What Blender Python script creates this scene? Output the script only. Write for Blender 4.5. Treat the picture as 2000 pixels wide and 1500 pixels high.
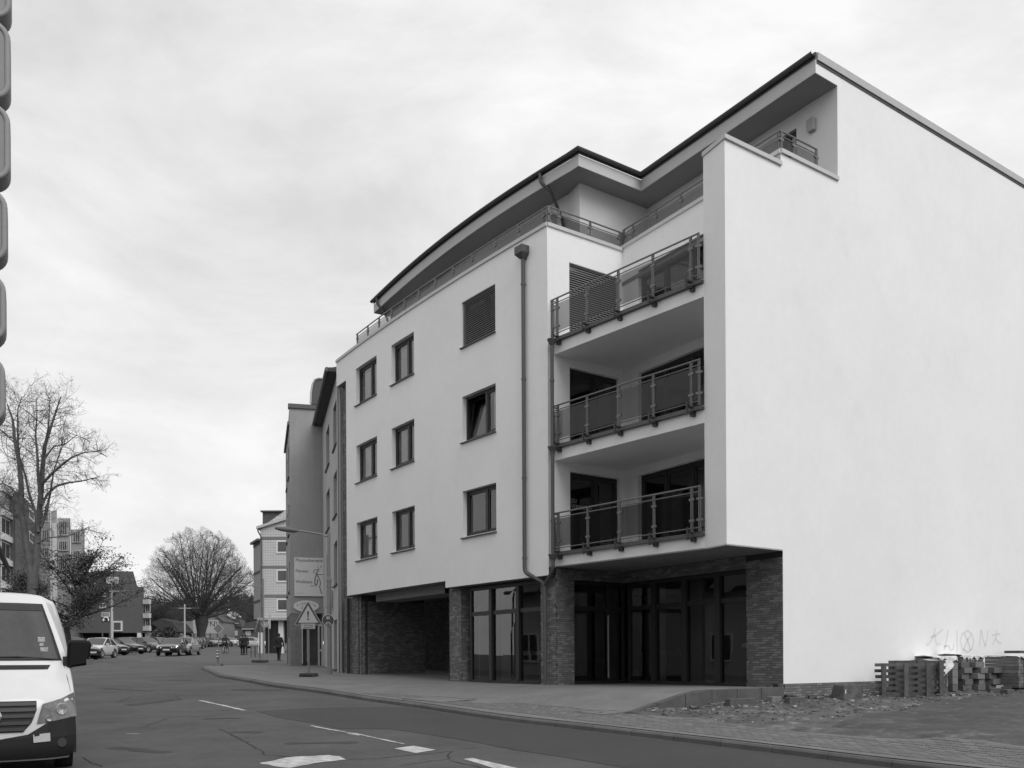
import bpy, math, random
import numpy as np
from mathutils import Vector, Matrix, noise
rnd = random.Random(11)
R = math.radians
sc = bpy.context.scene
for o in list(bpy.data.objects): bpy.data.objects.remove(o)
COL = sc.collection

# ------------------------------------------------------------------ camera, sky, sun
EYE = 1.6
cd = bpy.data.cameras.new('camera'); cam = bpy.data.objects.new('camera', cd); COL.objects.link(cam)
cd.sensor_width = 36; cd.lens = 1860/2000*36; cd.shift_y = 0.27; cd.clip_start = .1; cd.clip_end = 3000
cam.matrix_world = Matrix.Translation((0, 0, EYE)) @ Matrix.Rotation(R(90), 4, 'X') @ Matrix.Rotation(-.0052, 4, 'Z')
sc.camera = cam
SUN_EL, SUN_AZ = 46, 143          # azimuth from +Y, clockwise: behind the camera, to the right
w = bpy.data.worlds.new('World'); sc.world = w; w.use_nodes = True
nt = w.node_tree; N = nt.nodes; L = nt.links; N.clear()
out = N.new('ShaderNodeOutputWorld'); bg = N.new('ShaderNodeBackground')
sky = N.new('ShaderNodeTexSky'); sky.sky_type = 'NISHITA'; sky.sun_disc = False
sky.sun_elevation = R(SUN_EL); sky.sun_rotation = R(SUN_AZ); sky.air_density = 1; sky.dust_density = 4
bw = N.new('ShaderNodeRGBToBW'); L.new(sky.outputs[0], bw.inputs[0])
s1 = N.new('ShaderNodeMath'); s1.operation = 'MULTIPLY'; s1.inputs[1].default_value = 1.0; L.new(bw.outputs[0], s1.inputs[0])
tc = N.new('ShaderNodeTexCoord'); mp = N.new('ShaderNodeMapping'); mp.inputs['Scale'].default_value = (1, 1, 2.2)
mp.inputs['Rotation'].default_value = (0, R(14), 0)
L.new(tc.outputs['Generated'], mp.inputs[0])
n1 = N.new('ShaderNodeTexNoise'); n1.inputs['Scale'].default_value = 2.9; n1.inputs['Detail'].default_value = 11
n1.inputs['Roughness'].default_value = .6; n1.inputs['Distortion'].default_value = .35
L.new(mp.outputs[0], n1.inputs['Vector'])
mr = N.new('ShaderNodeMapRange'); mr.inputs['From Min'].default_value = .33; mr.inputs['From Max'].default_value = .66
mr.inputs['To Min'].default_value = 6.4; mr.inputs['To Max'].default_value = 8.9
L.new(n1.outputs[0], mr.inputs['Value'])
mx = N.new('ShaderNodeMix'); mx.data_type = 'FLOAT'; mx.inputs[0].default_value = .93   # cloud cover over the clear sky
L.new(s1.outputs[0], mx.inputs[2]); L.new(mr.outputs[0], mx.inputs[3])
L.new(mx.outputs[0], bg.inputs['Color']); bg.inputs['Strength'].default_value = .1
L.new(bg.outputs[0], out.inputs[0])
sd = bpy.data.lights.new('sun', 'SUN'); sd.energy = 1.65; sd.angle = R(44)
so = bpy.data.objects.new('sun', sd); COL.objects.link(so)
az, el = R(SUN_AZ), R(SUN_EL)
sv = Vector((math.sin(az)*math.cos(el), math.cos(az)*math.cos(el), math.sin(el)))
so.rotation_euler = sv.to_track_quat('Z', 'Y').to_euler(); so.location = sv*60
vs = sc.view_settings; vs.view_transform = 'Standard'; vs.look = 'None'; vs.exposure = .22; vs.gamma = 1; vs.use_curve_mapping = False
sc.cycles.max_bounces = 6; sc.cycles.transparent_max_bounces = 12; sc.cycles.caustics_reflective = False; sc.cycles.caustics_refractive = False

# ------------------------------------------------------------------ survey helpers: turn a sighting into a place on a real surface
CFOC, CROL, CHOR = 1860., .0052, 1290.
def uv(px, py): return ((px-1000)-CROL*(py-CHOR))/CFOC, ((py-CHOR)+CROL*(px-1000))/CFOC
def pt(px, py, Y):
    u, v = uv(px, py); return Vector((u*Y, Y, EYE-v*Y))
def hit(px, py, p0, p1):              # vertical plane through two plan points
    u, v = uv(px, py); dx, dy = p1[0]-p0[0], p1[1]-p0[1]
    t = (u*p0[1]-p0[0])/(dx-u*dy); Y = p0[1]+t*dy
    return Vector((u*Y, Y, EYE-v*Y))
def ghit(px, py, zf):                 # height field
    u, v = uv(px, py); lo, hi = 3., 400.
    for _ in range(50):
        m = (lo+hi)/2
        if EYE-v*m > zf(u*m, m): lo = m
        else: hi = m
    return Vector((u*lo, lo, zf(u*lo, lo)))

# ------------------------------------------------------------------ materials (the photograph is black and white)
MATS = {}
def mat(name, v, rough=.85, var=.0, vs=2., bump=0., bs=40., metal=0., spec=.5, isl=0., streak=0., coat=0., pale=0., ps=9.):
    if name in MATS: return MATS[name]
    m = bpy.data.materials.new(name); m.use_nodes = True; t = m.node_tree; n = t.nodes; l = t.links
    b = n['Principled BSDF']; b.inputs['Roughness'].default_value = rough; b.inputs['Metallic'].default_value = metal
    b.inputs['Specular IOR Level'].default_value = spec; b.inputs['Base Color'].default_value = (v, v, v, 1)
    b.inputs['Coat Weight'].default_value = coat
    co = n.new('ShaderNodeTexCoord')
    cur = None
    def mul(a, c):
        x = n.new('ShaderNodeMath'); x.operation = 'MULTIPLY'
        l.new(a, x.inputs[0])
        if isinstance(c, float): x.inputs[1].default_value = c
        else: l.new(c, x.inputs[1])
        return x.outputs[0]
    def noi(scale, lo, hi, a=.3, c=.7, det=6, vec=None):
        q = n.new('ShaderNodeTexNoise'); q.inputs['Scale'].default_value = scale; q.inputs['Detail'].default_value = det
        q.inputs['Roughness'].default_value = .6
        l.new(vec or co.outputs['Object'], q.inputs['Vector'])
        r = n.new('ShaderNodeMapRange'); r.inputs['From Min'].default_value = a; r.inputs['From Max'].default_value = c
        r.inputs['To Min'].default_value = lo; r.inputs['To Max'].default_value = hi; l.new(q.outputs[0], r.inputs['Value'])
        return r.outputs[0]
    if var:
        cur = noi(vs, 1-var, 1+var)
        cur = mul(cur, noi(vs*9, 1-var*.5, 1+var*.5))
    if streak:
        mpn = n.new('ShaderNodeMapping'); mpn.inputs['Scale'].default_value = (3., 3., .16); l.new(co.outputs['Object'], mpn.inputs[0])
        s = noi(1.3, 1-streak, 1+streak*.5, vec=mpn.outputs[0]); cur = mul(cur, s) if cur else s
    if pale:
        s = noi(ps, 1., 1+pale, .56, .72, 3); cur = mul(cur, s) if cur else s
    if isl:
        g = n.new('ShaderNodeNewGeometry'); oi = n.new('ShaderNodeObjectInfo')
        ad = n.new('ShaderNodeMath'); ad.operation = 'ADD'; l.new(g.outputs['Random Per Island'], ad.inputs[0]); l.new(oi.outputs['Random'], ad.inputs[1])
        fr = n.new('ShaderNodeMath'); fr.operation = 'FRACT'; l.new(ad.outputs[0], fr.inputs[0])
        pw = n.new('ShaderNodeMath'); pw.operation = 'POWER'; pw.inputs[1].default_value = 2.2; l.new(fr.outputs[0], pw.inputs[0])
        r = n.new('ShaderNodeMapRange'); r.inputs['To Min'].default_value = 1-isl*.45; r.inputs['To Max'].default_value = 1+isl
        l.new(pw.outputs[0], r.inputs['Value']); cur = mul(cur, r.outputs[0]) if cur else r.outputs[0]
    if cur:
        l.new(mul(cur, float(v)), b.inputs['Base Color'])
    if bump:
        q = n.new('ShaderNodeTexNoise'); q.inputs['Scale'].default_value = bs; q.inputs['Detail'].default_value = 5
        l.new(co.outputs['Object'], q.inputs['Vector'])
        bp = n.new('ShaderNodeBump'); bp.inputs['Strength'].default_value = bump; bp.inputs['Distance'].default_value = .02
        l.new(q.outputs[0], bp.inputs['Height']); l.new(bp.outputs[0], b.inputs['Normal'])
    MATS[name] = m; return m
def glassmat(name, tint, refl=1.0, rough=.01, ior=1.5):
    m = bpy.data.materials.new(name); m.use_nodes = True; t = m.node_tree; n = t.nodes; l = t.links; n.clear()
    o = n.new('ShaderNodeOutputMaterial'); tr = n.new('ShaderNodeBsdfTransparent'); gl = n.new('ShaderNodeBsdfGlossy')
    tr.inputs[0].default_value = (tint, tint, tint, 1); gl.inputs['Color'].default_value = (refl, refl, refl, 1); gl.inputs['Roughness'].default_value = rough
    fr = n.new('ShaderNodeFresnel'); fr.inputs[0].default_value = ior; x = n.new('ShaderNodeMixShader')
    l.new(fr.outputs[0], x.inputs[0]); l.new(tr.outputs[0], x.inputs[1]); l.new(gl.outputs[0], x.inputs[2]); l.new(x.outputs[0], o.inputs[0])
    MATS[name] = m; return m
PLASTER = mat('plaster', .79, .95, var=.03, vs=.55, bump=.14, bs=45, streak=.006, pale=-.03, ps=.9)
CEIL = mat('soffit_plaster_shaded', .26, .95, var=.02, vs=1.)  # whitish render darkened: the shade under the overhangs is in the colour
BRICK = mat('brick', .16, .85, var=.12, vs=5, isl=.5, bump=.5, bs=60)
PLINTHB = mat('plinth_brick', .17, .85, var=.14, vs=5, isl=.45, bump=.5, bs=60)
MORTAR = mat('mortar', .04, .95, var=.2, vs=9)
CONC = mat('concrete', .17, .9, var=.2, vs=3, bump=.3, bs=50)
CONCD = mat('concrete_dark', .085, .9, var=.25, vs=3, bump=.4, bs=40)
METAL = mat('zinc_metal', .085, .55, var=.08, vs=6, metal=.2)
METALL = mat('zinc_pale', .42, .6, var=.05, vs=5)
STEEL = mat('galvanised_steel', .16, .45, var=.1, vs=12, metal=.35)
FRAME = mat('window_frame_dark', .022, .5)
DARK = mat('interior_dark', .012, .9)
BLACK = mat('black_plastic', .012, .5)
RUBBER = mat('rubber', .015, .8)
WHITE = mat('white_paint', .72, .4)
CURT = mat('curtain', .75, .9, var=.1, vs=9)
SHUT = mat('shutter_slat', .26, .5)
PANE = glassmat('pane', .85, 1, .01, 1.8)
RAILG = glassmat('railing_glass', .34, .9, .02, 1.45)
SHOPG = glassmat('shop_glass', .65, 1, .008, 1.85)
RENDER_G = mat('grey_render', .30, .95, var=.07, vs=.7, bump=.3, bs=60, streak=.06)
RENDER_L = mat('pale_render', .42, .95, var=.05, vs=.7, streak=.05)

# ------------------------------------------------------------------ objects
ORG = {}
def tag(o, label=None, cat=None, group=None, kind=None):
    for k, v in (('label', label), ('category', cat), ('group', group), ('kind', kind)):
        if v: o[k] = v
    return o
def empty(name, loc=(0, 0, 0), label=None, cat=None, group=None, rz=0):
    o = bpy.data.objects.new(name, None); COL.objects.link(o); o.location = loc; o.rotation_euler = (0, 0, rz)
    o.empty_display_size = .2; ORG[o.name] = Vector(loc) if not rz else Vector((0, 0, 0)); return tag(o, label, cat, group)
def copy_tree(o, parent=None):
    c = o.copy(); COL.objects.link(c); c.parent = parent
    for ch in list(o.children): copy_tree(ch, c)
    return c
class MB:
    def __init__(s): s.v = []; s.f = []
    def add(s, vs, fs):
        b = len(s.v); s.v += [tuple(x) for x in vs]; s.f += [tuple(b+i for i in q) for q in fs]; return s
    def quad(s, *p): return s.add(p, [tuple(range(len(p)))])
    def box(s, x0, x1, y0, y1, z0, z1):
        return s.add([(x, y, z) for z in (z0, z1) for x, y in ((x0, y0), (x1, y0), (x1, y1), (x0, y1))],
                     [(3, 2, 1, 0), (4, 5, 6, 7), (0, 1, 5, 4), (1, 2, 6, 5), (2, 3, 7, 6), (3, 0, 4, 7)])
    def prism(s, poly, z0, z1):
        n = len(poly); zz = (lambda i: z0) ; 
        vs = [(p[0], p[1], z0) for p in poly]+[(p[0], p[1], z1) for p in poly]
        return s.add(vs, [tuple(range(n))[::-1], tuple(range(n, 2*n))]+[(i, (i+1) % n, n+(i+1) % n, n+i) for i in range(n)])
    def extr(s, poly, d):                 # 3D polygon swept along vector d
        n = len(poly); d = Vector(d); a = [Vector(p) for p in poly]
        return s.add(a+[p+d for p in a], [tuple(range(n))[::-1], tuple(range(n, 2*n))]+[(i, (i+1) % n, n+(i+1) % n, n+i) for i in range(n)])
    def tube(s, pts, r, n=8, caps=True):
        pts = [Vector(p) for p in pts]; rs = r if hasattr(r, '__len__') else [r]*len(pts)
        b = len(s.v); up = None
        for i, p in enumerate(pts):
            d = (pts[min(i+1, len(pts)-1)]-pts[max(i-1, 0)]).normalized()
            if up is None: up = Vector((0, 0, 1)) if abs(d.z) < .9 else Vector((1, 0, 0))
            a = d.cross(up).normalized(); up = a.cross(d).normalized()
            for k in range(n):
                t = 2*math.pi*k/n; q = p+(a*math.cos(t)+up*math.sin(t))*rs[i]; s.v.append(tuple(q))
        for i in range(len(pts)-1):
            for k in range(n):
                s.f.append((b+i*n+k, b+i*n+(k+1) % n, b+(i+1)*n+(k+1) % n, b+(i+1)*n+k))
        if caps: s.f.append(tuple(b+k for k in range(n))[::-1]); s.f.append(tuple(b+(len(pts)-1)*n+k for k in range(n)))
        return s
    def bar(s, p, q, w, h, up=(0, 0, 1)):  # rectangular bar
        p, q = Vector(p), Vector(q); d = (q-p).normalized(); a = d.cross(Vector(up)).normalized()
        if a.length < .1: a = Vector((1, 0, 0))
        u = a.cross(d).normalized(); c = [a*w/2+u*h/2, -a*w/2+u*h/2, -a*w/2-u*h/2, a*w/2-u*h/2]
        return s.add([p+x for x in c]+[q+x for x in c], [(0, 1, 2, 3), (7, 6, 5, 4), (0, 4, 5, 1), (1, 5, 6, 2), (2, 6, 7, 3), (3, 7, 4, 0)])
    def lathe(s, c, prof, n=16):          # prof: (radius, z)
        b = len(s.v)
        for r, z in prof:
            for k in range(n): t = 2*math.pi*k/n; s.v.append((c[0]+r*math.cos(t), c[1]+r*math.sin(t), c[2]+z))
        for i in range(len(prof)-1):
            for k in range(n): s.f.append((b+i*n+k, b+i*n+(k+1) % n, b+(i+1)*n+(k+1) % n, b+(i+1)*n+k))
        s.f.append(tuple(b+k for k in range(n))[::-1]); s.f.append(tuple(b+(len(prof)-1)*n+k for k in range(n)))
        return s
    def grid(s, rows):                    # rows of equal length
        b = len(s.v); m = len(rows[0])
        for r in rows: s.v += [tuple(x) for x in r]
        for i in range(len(rows)-1):
            for k in range(m-1): s.f.append((b+i*m+k, b+i*m+k+1, b+(i+1)*m+k+1, b+(i+1)*m+k))
        return s
    def build(s, name, material, parent=None, smooth=False, bevel=0, world=True, angle=38, loc=None):
        me = bpy.data.meshes.new(name)
        o3 = Vector((0, 0, 0))
        if parent is not None and world:
            p = parent
            while p is not None: o3 += ORG.get(p.name, Vector((0, 0, 0))) ; p = p.parent
        if loc is not None: o3 += Vector(loc)
        vs = s.v if o3.length == 0 else [(x-o3.x, y-o3.y, z-o3.z) for x, y, z in s.v]
        me.from_pydata(vs, [], s.f); me.update()
        ms = material if isinstance(material, (list, tuple)) else [material]
        for m in ms: me.materials.append(m)
        if smooth: me.shade_smooth(); me.set_sharp_from_angle(angle=R(angle))
        o = bpy.data.objects.new(name, me); COL.objects.link(o)
        if parent is not None: o.parent = parent
        if loc is not None: o.location = loc
        ORG[o.name] = Vector(loc) if loc is not None else Vector((0, 0, 0))
        if bevel:
            b = o.modifiers.new('bevel', 'BEVEL'); b.width = bevel; b.segments = 2; b.limit_method = 'ANGLE'; b.angle_limit = R(35)
        return o
class Fr:                                 # frame on a wall: a along it, b into it, z up
    def __init__(s, p, q): s.o = Vector((p[0], p[1], 0)); s.d = (Vector((q[0], q[1], 0))-s.o); s.L = s.d.length; s.d.normalize(); s.n = Vector((-s.d.y, s.d.x, 0))
    def p(s, a, b, z): return s.o+s.d*a+s.n*b+Vector((0, 0, z))
    def box(s, mb, a0, a1, b0, b1, z0, z1):
        return mb.add([s.p(a, b, z) for z in (z0, z1) for a, b in ((a0, b0), (a1, b0), (a1, b1), (a0, b1))],
                      [(3, 2, 1, 0), (4, 5, 6, 7), (0, 1, 5, 4), (1, 2, 6, 5), (2, 3, 7, 6), (3, 0, 4, 7)])
    def px(s, px, py, off=0):             # a and z of a sighting on the plane b=off
        h = hit(px, py, s.p(0, off, 0), s.p(1, off, 0)); return (h-s.o).xy.dot(s.d.xy), h.z
class Path:
    def __init__(s, pts):
        s.P = [Vector((p[0], p[1])) for p in pts]; s.S = [0]
        for i in range(1, len(s.P)): s.S.append(s.S[-1]+(s.P[i]-s.P[i-1]).length)
        s.len = s.S[-1]
    def seg(s, a):
        for i in range(1, len(s.S)):
            if a <= s.S[i]+1e-9 or i == len(s.S)-1: return i-1
    def at(s, a, off=0):
        i = s.seg(a); d = (s.P[i+1]-s.P[i]).normalized(); q = s.P[i]+d*(a-s.S[i]); n = Vector((-d.y, d.x))
        if off and abs(a-s.S[i+1]) < 1e-5 and i+2 < len(s.P):      # mitred at the corners
            e = (s.P[i+2]-s.P[i+1]).normalized(); m = (n+Vector((-e.y, e.x))).normalized(); return q+m*(off/max(.3, m.dot(n)))
        return q+n*off
    def s_px(s, px, py, off=0):
        u, _ = uv(px, py); last = None
        for i in range(401):
            a = s.len*i/400; q = s.at(a, off); g = q.x-u*q.y
            if last is not None and (g >= 0) != (last[1] >= 0): return last[0]+(a-last[0])*(-last[1])/(g-last[1])
            last = (a, g)
        q0 = s.at(0, off); return 0 if abs(q0.x-u*q0.y) < abs(last[1]) else s.len
    def z_px(s, px, py, off=0):
        a = s.s_px(px, py, off); q = s.at(a, off); return EYE-uv(px, py)[1]*q.y
def meet(p, d, q, e):
    k = d[0]*e[1]-d[1]*e[0]; t = ((q[0]-p[0])*e[1]-(q[1]-p[1])*e[0])/k; return Vector((p[0]+d[0]*t, p[1]+d[1]*t))
def wall(mb, path, z0, z1, holes=(), voids=(), depth=.16, off=0.):
    ss = sorted(set([round(a, 4) for a in path.S]+[round(h[k], 4) for h in list(holes)+list(voids) for k in (0, 1)]))
    zs = sorted(set([z0, z1]+[round(h[k], 4) for h in list(holes)+list(voids) for k in (2, 3)]))
    ss = [a for a in ss if -1e-6 <= a <= path.len+1e-4]; zs = [z for z in zs if z0-1e-6 <= z <= z1+1e-6]
    P = lambda a, z, o=0: (*path.at(a, off+o), z)
    for i in range(len(ss)-1):
        if ss[i+1]-ss[i] < 1e-3: continue
        for j in range(len(zs)-1):
            a, z = (ss[i]+ss[i+1])/2, (zs[j]+zs[j+1])/2
            if any(h[0] < a < h[1] and h[2] < z < h[3] for h in list(holes)+list(voids)): continue
            mb.quad(P(ss[i], zs[j]), P(ss[i+1], zs[j]), P(ss[i+1], zs[j+1]), P(ss[i], zs[j+1]))
    for a0, a1, b0, b1 in holes:
        mb.quad(P(a0, b0), P(a0, b1), P(a0, b1, depth), P(a0, b0, depth)); mb.quad(P(a1, b0), P(a1, b1), P(a1, b1, depth), P(a1, b0, depth))
        mb.quad(P(a0, b1), P(a1, b1), P(a1, b1, depth), P(a0, b1, depth)); mb.quad(P(a0, b0), P(a1, b0), P(a1, b0, depth), P(a0, b0, depth))
def text_mesh(name, body, size, ext, material, parent=None, M=None, align='CENTER'):
    c = bpy.data.curves.new('t', 'FONT'); c.body = body; c.size = size; c.extrude = ext; c.align_x = align; c.align_y = 'CENTER'; c.resolution_u = 2
    t = bpy.data.objects.new('t', c); COL.objects.link(t)
    me = bpy.data.meshes.new_from_object(t.evaluated_get(bpy.context.evaluated_depsgraph_get())); bpy.data.objects.remove(t)
    me.name = name; me.materials.clear(); me.materials.append(material)
    if M is not None: me.transform(M)
    o = bpy.data.objects.new(name, me); COL.objects.link(o)
    if parent is not None: o.parent = parent
    ORG[o.name] = Vector((0, 0, 0)); return o
def facing(origin, d, n_out):             # matrix: x along d, y up, z out of the wall
    d = Vector(d).normalized(); n = Vector(n_out).normalized(); u = Vector((0, 0, 1))
    return Matrix(((d.x, u.x, n.x, origin[0]), (d.y, u.y, n.y, origin[1]), (d.z, u.z, n.z, origin[2]), (0, 0, 0, 1)))
# ================================================================== GROUND
def zr(Y): return float(np.interp(Y, [-60, 0, 8, 13, 18, 22.7, 31.5, 46, 71, 100, 150, 200, 400, 1200], [-.3, 0, .03, .15, .31, .51, .88, 1.27, 1.95, 2.73, 4.08, 5.2, 8, 12]))
KD, KN = Vector((.6, -.8)), Vector((.8, .6))
def kdist(X, Y): return (X-1.1)*.8+(Y-18.1)*.6
def sst(x, a, b): t = min(1, max(0, (x-a)/(b-a))); return t*t*(3-2*t)
def zpav(X, Y):
    base = zr(Y)+.12; zb = float(np.interp(Y, [0, 28, 35, 40, 60], [.93, .935, 1.06, 1.2, 1.7]))
    return base+(max(base, zb)-base)*sst(kdist(X, Y), .9, 3.9)
def zlot(X, Y): return zr(Y)+.08+.07*noise.noise(Vector((X*.7, Y*.7, 0)))+.035*noise.noise(Vector((X*2.7, Y*2.7, 3)))
A_, K_ = Vector((4.69, 20.75)), Vector((6.24, 21.9))
GD = (K_-A_).normalized(); GN = Vector((-GD.y, GD.x))

asph = mat('asphalt', .072, .9, var=.24, vs=.5, bump=.6, bs=90, pale=.4, ps=30)
asphd = mat('asphalt_patch', .042, .85, var=.14, vs=.6, bump=.4, bs=110)
pavm = mat('paving', .150, .9, var=.17, vs=.9, bump=.4, bs=60)
paver_m = mat('paver', .135, .9, var=.1, vs=2, isl=.22, bump=.3, bs=60)
dirt = mat('dirt', .082, .95, var=.5, vs=1.6, bump=1.0, bs=22, pale=.8, ps=3.2)
lotas = mat('lot_asphalt', .05, .9, var=.38, vs=.8, bump=.8, bs=40, pale=1.2, ps=4)
paint = mat('road_paint', .42, .8, var=.38, vs=7)
crackm = mat('crack', .02, .95)

mb = MB(); ys = [-60, -20, 0, 20, 40, 60, 90, 120, 150, 170, 200, 260, 400, 800, 1600]
mb.grid([[(x, y, zr(y)-.28-(.5 if y < 60 else 0)) for x in (-900, -400, -150, -60, -20, 0, 30, 100, 400, 900)] for y in ys])
tag(mb.build('ground', asph), kind='structure')

kpx = [(1930, 1521), (1700, 1495), (1500, 1469), (1300, 1445), (1100, 1421), (1004, 1411), (908, 1397), (812, 1382), (716, 1369), (620, 1353), (524, 1341), (428, 1323), (392, 1306)]
kp = [ghit(x, y, lambda X, Y: zr(Y)) for x, y in kpx]
k0 = kp[0]+(kp[0]-kp[2])*3.2; kp = [Vector((k0.x, k0.y, zr(k0.y)))]+kp
e = kp[-1]; kp += [Vector((e.x-.15, e.y+.7, 0)), Vector((e.x+.35, e.y+1.4, 0)), Vector((e.x+1.6, e.y+1.9, 0)), Vector((e.x+6, e.y+2.3, 0)), Vector((e.x+16, e.y+2.8, 0))]
kerb = Path([(p.x, p.y) for p in kp])
# smooth the kerb line
pts = [kerb.at(kerb.len*i/160) for i in range(161)]
for _ in range(3): pts = [pts[0]]+[(pts[i-1]+pts[i]*2+pts[i+1])/4 for i in range(1, 160)]+[pts[-1]]
kerb = Path(pts)
# road: everything on the street side of the kerb
mb = MB(); rows = []
for p in pts[:134]: rows.append([(p.x+(-95-p.x)*t**1.6, p.y+(t**1.6)*1.5, zr(p.y+(t**1.6)*1.5)) for t in np.linspace(0, 1, 14)])
e = pts[133]
for y in list(np.arange(e.y+1.5, 70, 3))+list(range(70, 230, 8)):
    rows.append([(e.x+18*min(1, (y-e.y)/20)+(-95-e.x)*t**1.6 if y < 70 else 60-155*t, y+t**1.6*1.5, zr(y+t**1.6*1.5)) for t in np.linspace(0, 1, 14)])
mb.grid(rows); mb.grid([[(p.x, p.y, zr(p.y)-.004) for p in pts[130:]], [(p.x, p.y+14, zr(p.y+14)-.004) for p in pts[130:]]])
tag(mb.build('road', asph), kind='structure')
mb = MB(); y0 = pts[0].y
mb.grid([[(x, y, zr(y)-.006) for x in (-60, -20, 0, 10, 40)] for y in (-60, -30, -10, 0, 4, 8, y0+.5)])
tag(mb.build('road_behind', asph), kind='structure')

# kerb stones, each a piece
kroot = empty('kerb', (kerb.at(kerb.len*.4).x, kerb.at(kerb.len*.4).y, 0)); tag(kroot, kind='structure')
kerbm = mat('kerb_stone', .115, .85, var=.16, vs=3, bump=.3, bs=50, isl=.2)
a = 0.
while a < kerb.len-1.2:
    L_ = 1.0; p, q = kerb.at(a+.006), kerb.at(a+L_-.006); dd = (q-p).normalized(); nn = Vector((-dd.y, dd.x))*-1
    # inland side of the kerb lies to the right of the travel direction
    inl = Vector((dd.y, -dd.x))
    m = MB(); prof = [(0, -.25), (0, .07), (.025, .105), (.14, .112), (.14, -.25)]
    r_ = [[(x.x+inl.x*b, x.y+inl.y*b, zr(x.y)+h) for b, h in prof] for x in (p, q)]
    m.grid(r_); m.quad(*r_[0]); m.quad(*r_[1])
    m.build('kerb_stone', kerbm, kroot); a += L_

# pavement surface between the kerb and the lot, terrace edge, shops
tl = ghit(1222, 1390.5, lambda X, Y: .55)   # where the terrace edge meets the footway
tl = Vector((K_.x, K_.y))-GD*4.9
lotb = [ghit(x, y, lambda X, Y: zr(Y)+.15) for x, y in ((2000, 1470), (1875, 1455), (1750, 1449), (1625, 1437), (1500, 1426), (1360, 1408))]
lx = lotb[0]+(lotb[0]-lotb[3])*3
inner = [Vector((lx.x, lx.y))]+[Vector((p.x, p.y)) for p in lotb]+[tl]
lotline = Path(inner)
def strip(kpath, s0, s1, innr, n, m, zf, matl, name):
    mb = MB(); rows = []
    for i in range(n+1):
        p = kpath.at(s0+(s1-s0)*i/n); ip = Path(innr); q = ip.at(ip.len*i/n)
        p = p+(q-p).normalized()*.1
        rows.append([(p.x+(q.x-p.x)*t, p.y+(q.y-p.y)*t, zf(p.x+(q.x-p.x)*t, p.y+(q.y-p.y)*t)) for t in np.linspace(0, 1, m+1)])
    mb.grid(rows); return tag(mb.build(name, matl), kind='structure')
def s_near(p): return min((((kerb.at(kerb.len*i/400)-Vector((p[0], p[1]))).length, kerb.len*i/400) for i in range(401)))[1]
sT = s_near(tl); sE = s_near((-8.5, 34.5))
strip(kerb, 0, sT, inner, 30, 10, lambda x, y: zpav(x, y)-.0, pavm, 'pavement')
sB = s_near((-2.8, 23))
strip(kerb, sT, s_near((-.2, 19.8)), [tl, K_, K_+GD*.3], 14, 16, zpav, pavm, 'pavement_by_terrace')
strip(kerb, s_near((-.2, 19.8)), sE, [K_+GD*.3, Vector((9, 28)), Vector((2, 38)), Vector((-3.5, 42)), Vector((-4.0, 44))], 60, 22, zpav, pavm, 'pavement_by_shops')
strip(kerb, sE, kerb.len*.985, [Vector((-4.0, 44)), Vector((-4.5, 46)), Vector((1.5, 47.5))], 24, 14, zpav, pavm, 'pavement_far')

# pavers, nearest 300 as pieces
proot = empty('paving_stones', (4.5, 15, 0)); tag(proot, kind='structure')
pl, pw = .205, .105; cells = []
O = Vector((1.1, 18.1))
for i in range(-70, 110):
    for j in range(2, 46):
        a_ = i*pl+(pl/2 if j % 2 else 0); b_ = j*pw+.06
        c = O+KD*(a_+pl/2)+KN*(b_+pw/2); 
        if c.y < 11.2 or c.y > 25.5: continue
        rel = c-K_; outside = rel.dot(GN) < .12
        if outside and (rel.dot(GD) > -4.95 or True):
            # must stay on the street side of the lot line
            best = min(((lotline.at(lotline.len*k/120)-c).length, k) for k in range(0, 121, 3))[1]; q = lotline.at(lotline.len*best/120)
            if rel.dot(GD) > -4.9 and (c-q).dot(KN) > -.08: continue
            if (c-q).dot(KN) > .0 and rel.dot(GD) <= -4.9 and c.y < 19.05: continue
        elif b_ > 3.9: continue
        u_ = c.x/c.y
        if abs(u_) > .56: continue
        if not outside and rel.dot(GD) > -4.9: continue
        if c.y > 22 and b_ > .9: continue
        cells.append((c.y, c, a_, b_))
cells.sort(key=lambda t: t[0])
pm = bpy.data.meshes.new('paver'); x, y, h, c_ = pl/2-.003, pw/2-.003, .0, .006
pm.from_pydata([(-x, -y, -.03), (x, -y, -.03), (x, y, -.03), (-x, y, -.03), (-x+c_, -y+c_, .006), (x-c_, -y+c_, .006), (x-c_, y-c_, .006), (-x+c_, y-c_, .006)], [],
               [(4, 5, 6, 7), (0, 1, 5, 4), (1, 2, 6, 5), (2, 3, 7, 6), (3, 0, 4, 7)]); pm.materials.append(paver_m)
bm_ = MB(); ang = math.atan2(KD.y, KD.x)
for n_, (_, c, a_, b_) in enumerate(cells):
    z = zpav(c.x, c.y)+rnd.uniform(0, .004)
    dz = (zpav(c.x+KN.x*.1, c.y+KN.y*.1)-zpav(c.x-KN.x*.1, c.y-KN.y*.1))/.2; dx = (zpav(c.x+KD.x*.1, c.y+KD.y*.1)-zpav(c.x-KD.x*.1, c.y-KD.y*.1))/.2
    X3 = Vector((KD.x, KD.y, dx)).normalized(); Z3 = X3.cross(Vector((KN.x, KN.y, dz))).normalized(); Y3 = Z3.cross(X3)
    Mx = Matrix.Translation((c.x, c.y, z)) @ Matrix((X3, Y3, Z3)).transposed().to_4x4() @ Matrix.Rotation(rnd.uniform(-.012, .012), 4, 'Z')
    if n_ < 300:
        o = bpy.data.objects.new('paver', pm); COL.objects.link(o); o.parent = proot; o.matrix_local = Matrix.Translation((-4.5, -15, 0)) @ Mx
    else: bm_.add([Mx @ v.co for v in pm.vertices], [tuple(p.vertices) for p in pm.polygons])
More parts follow.
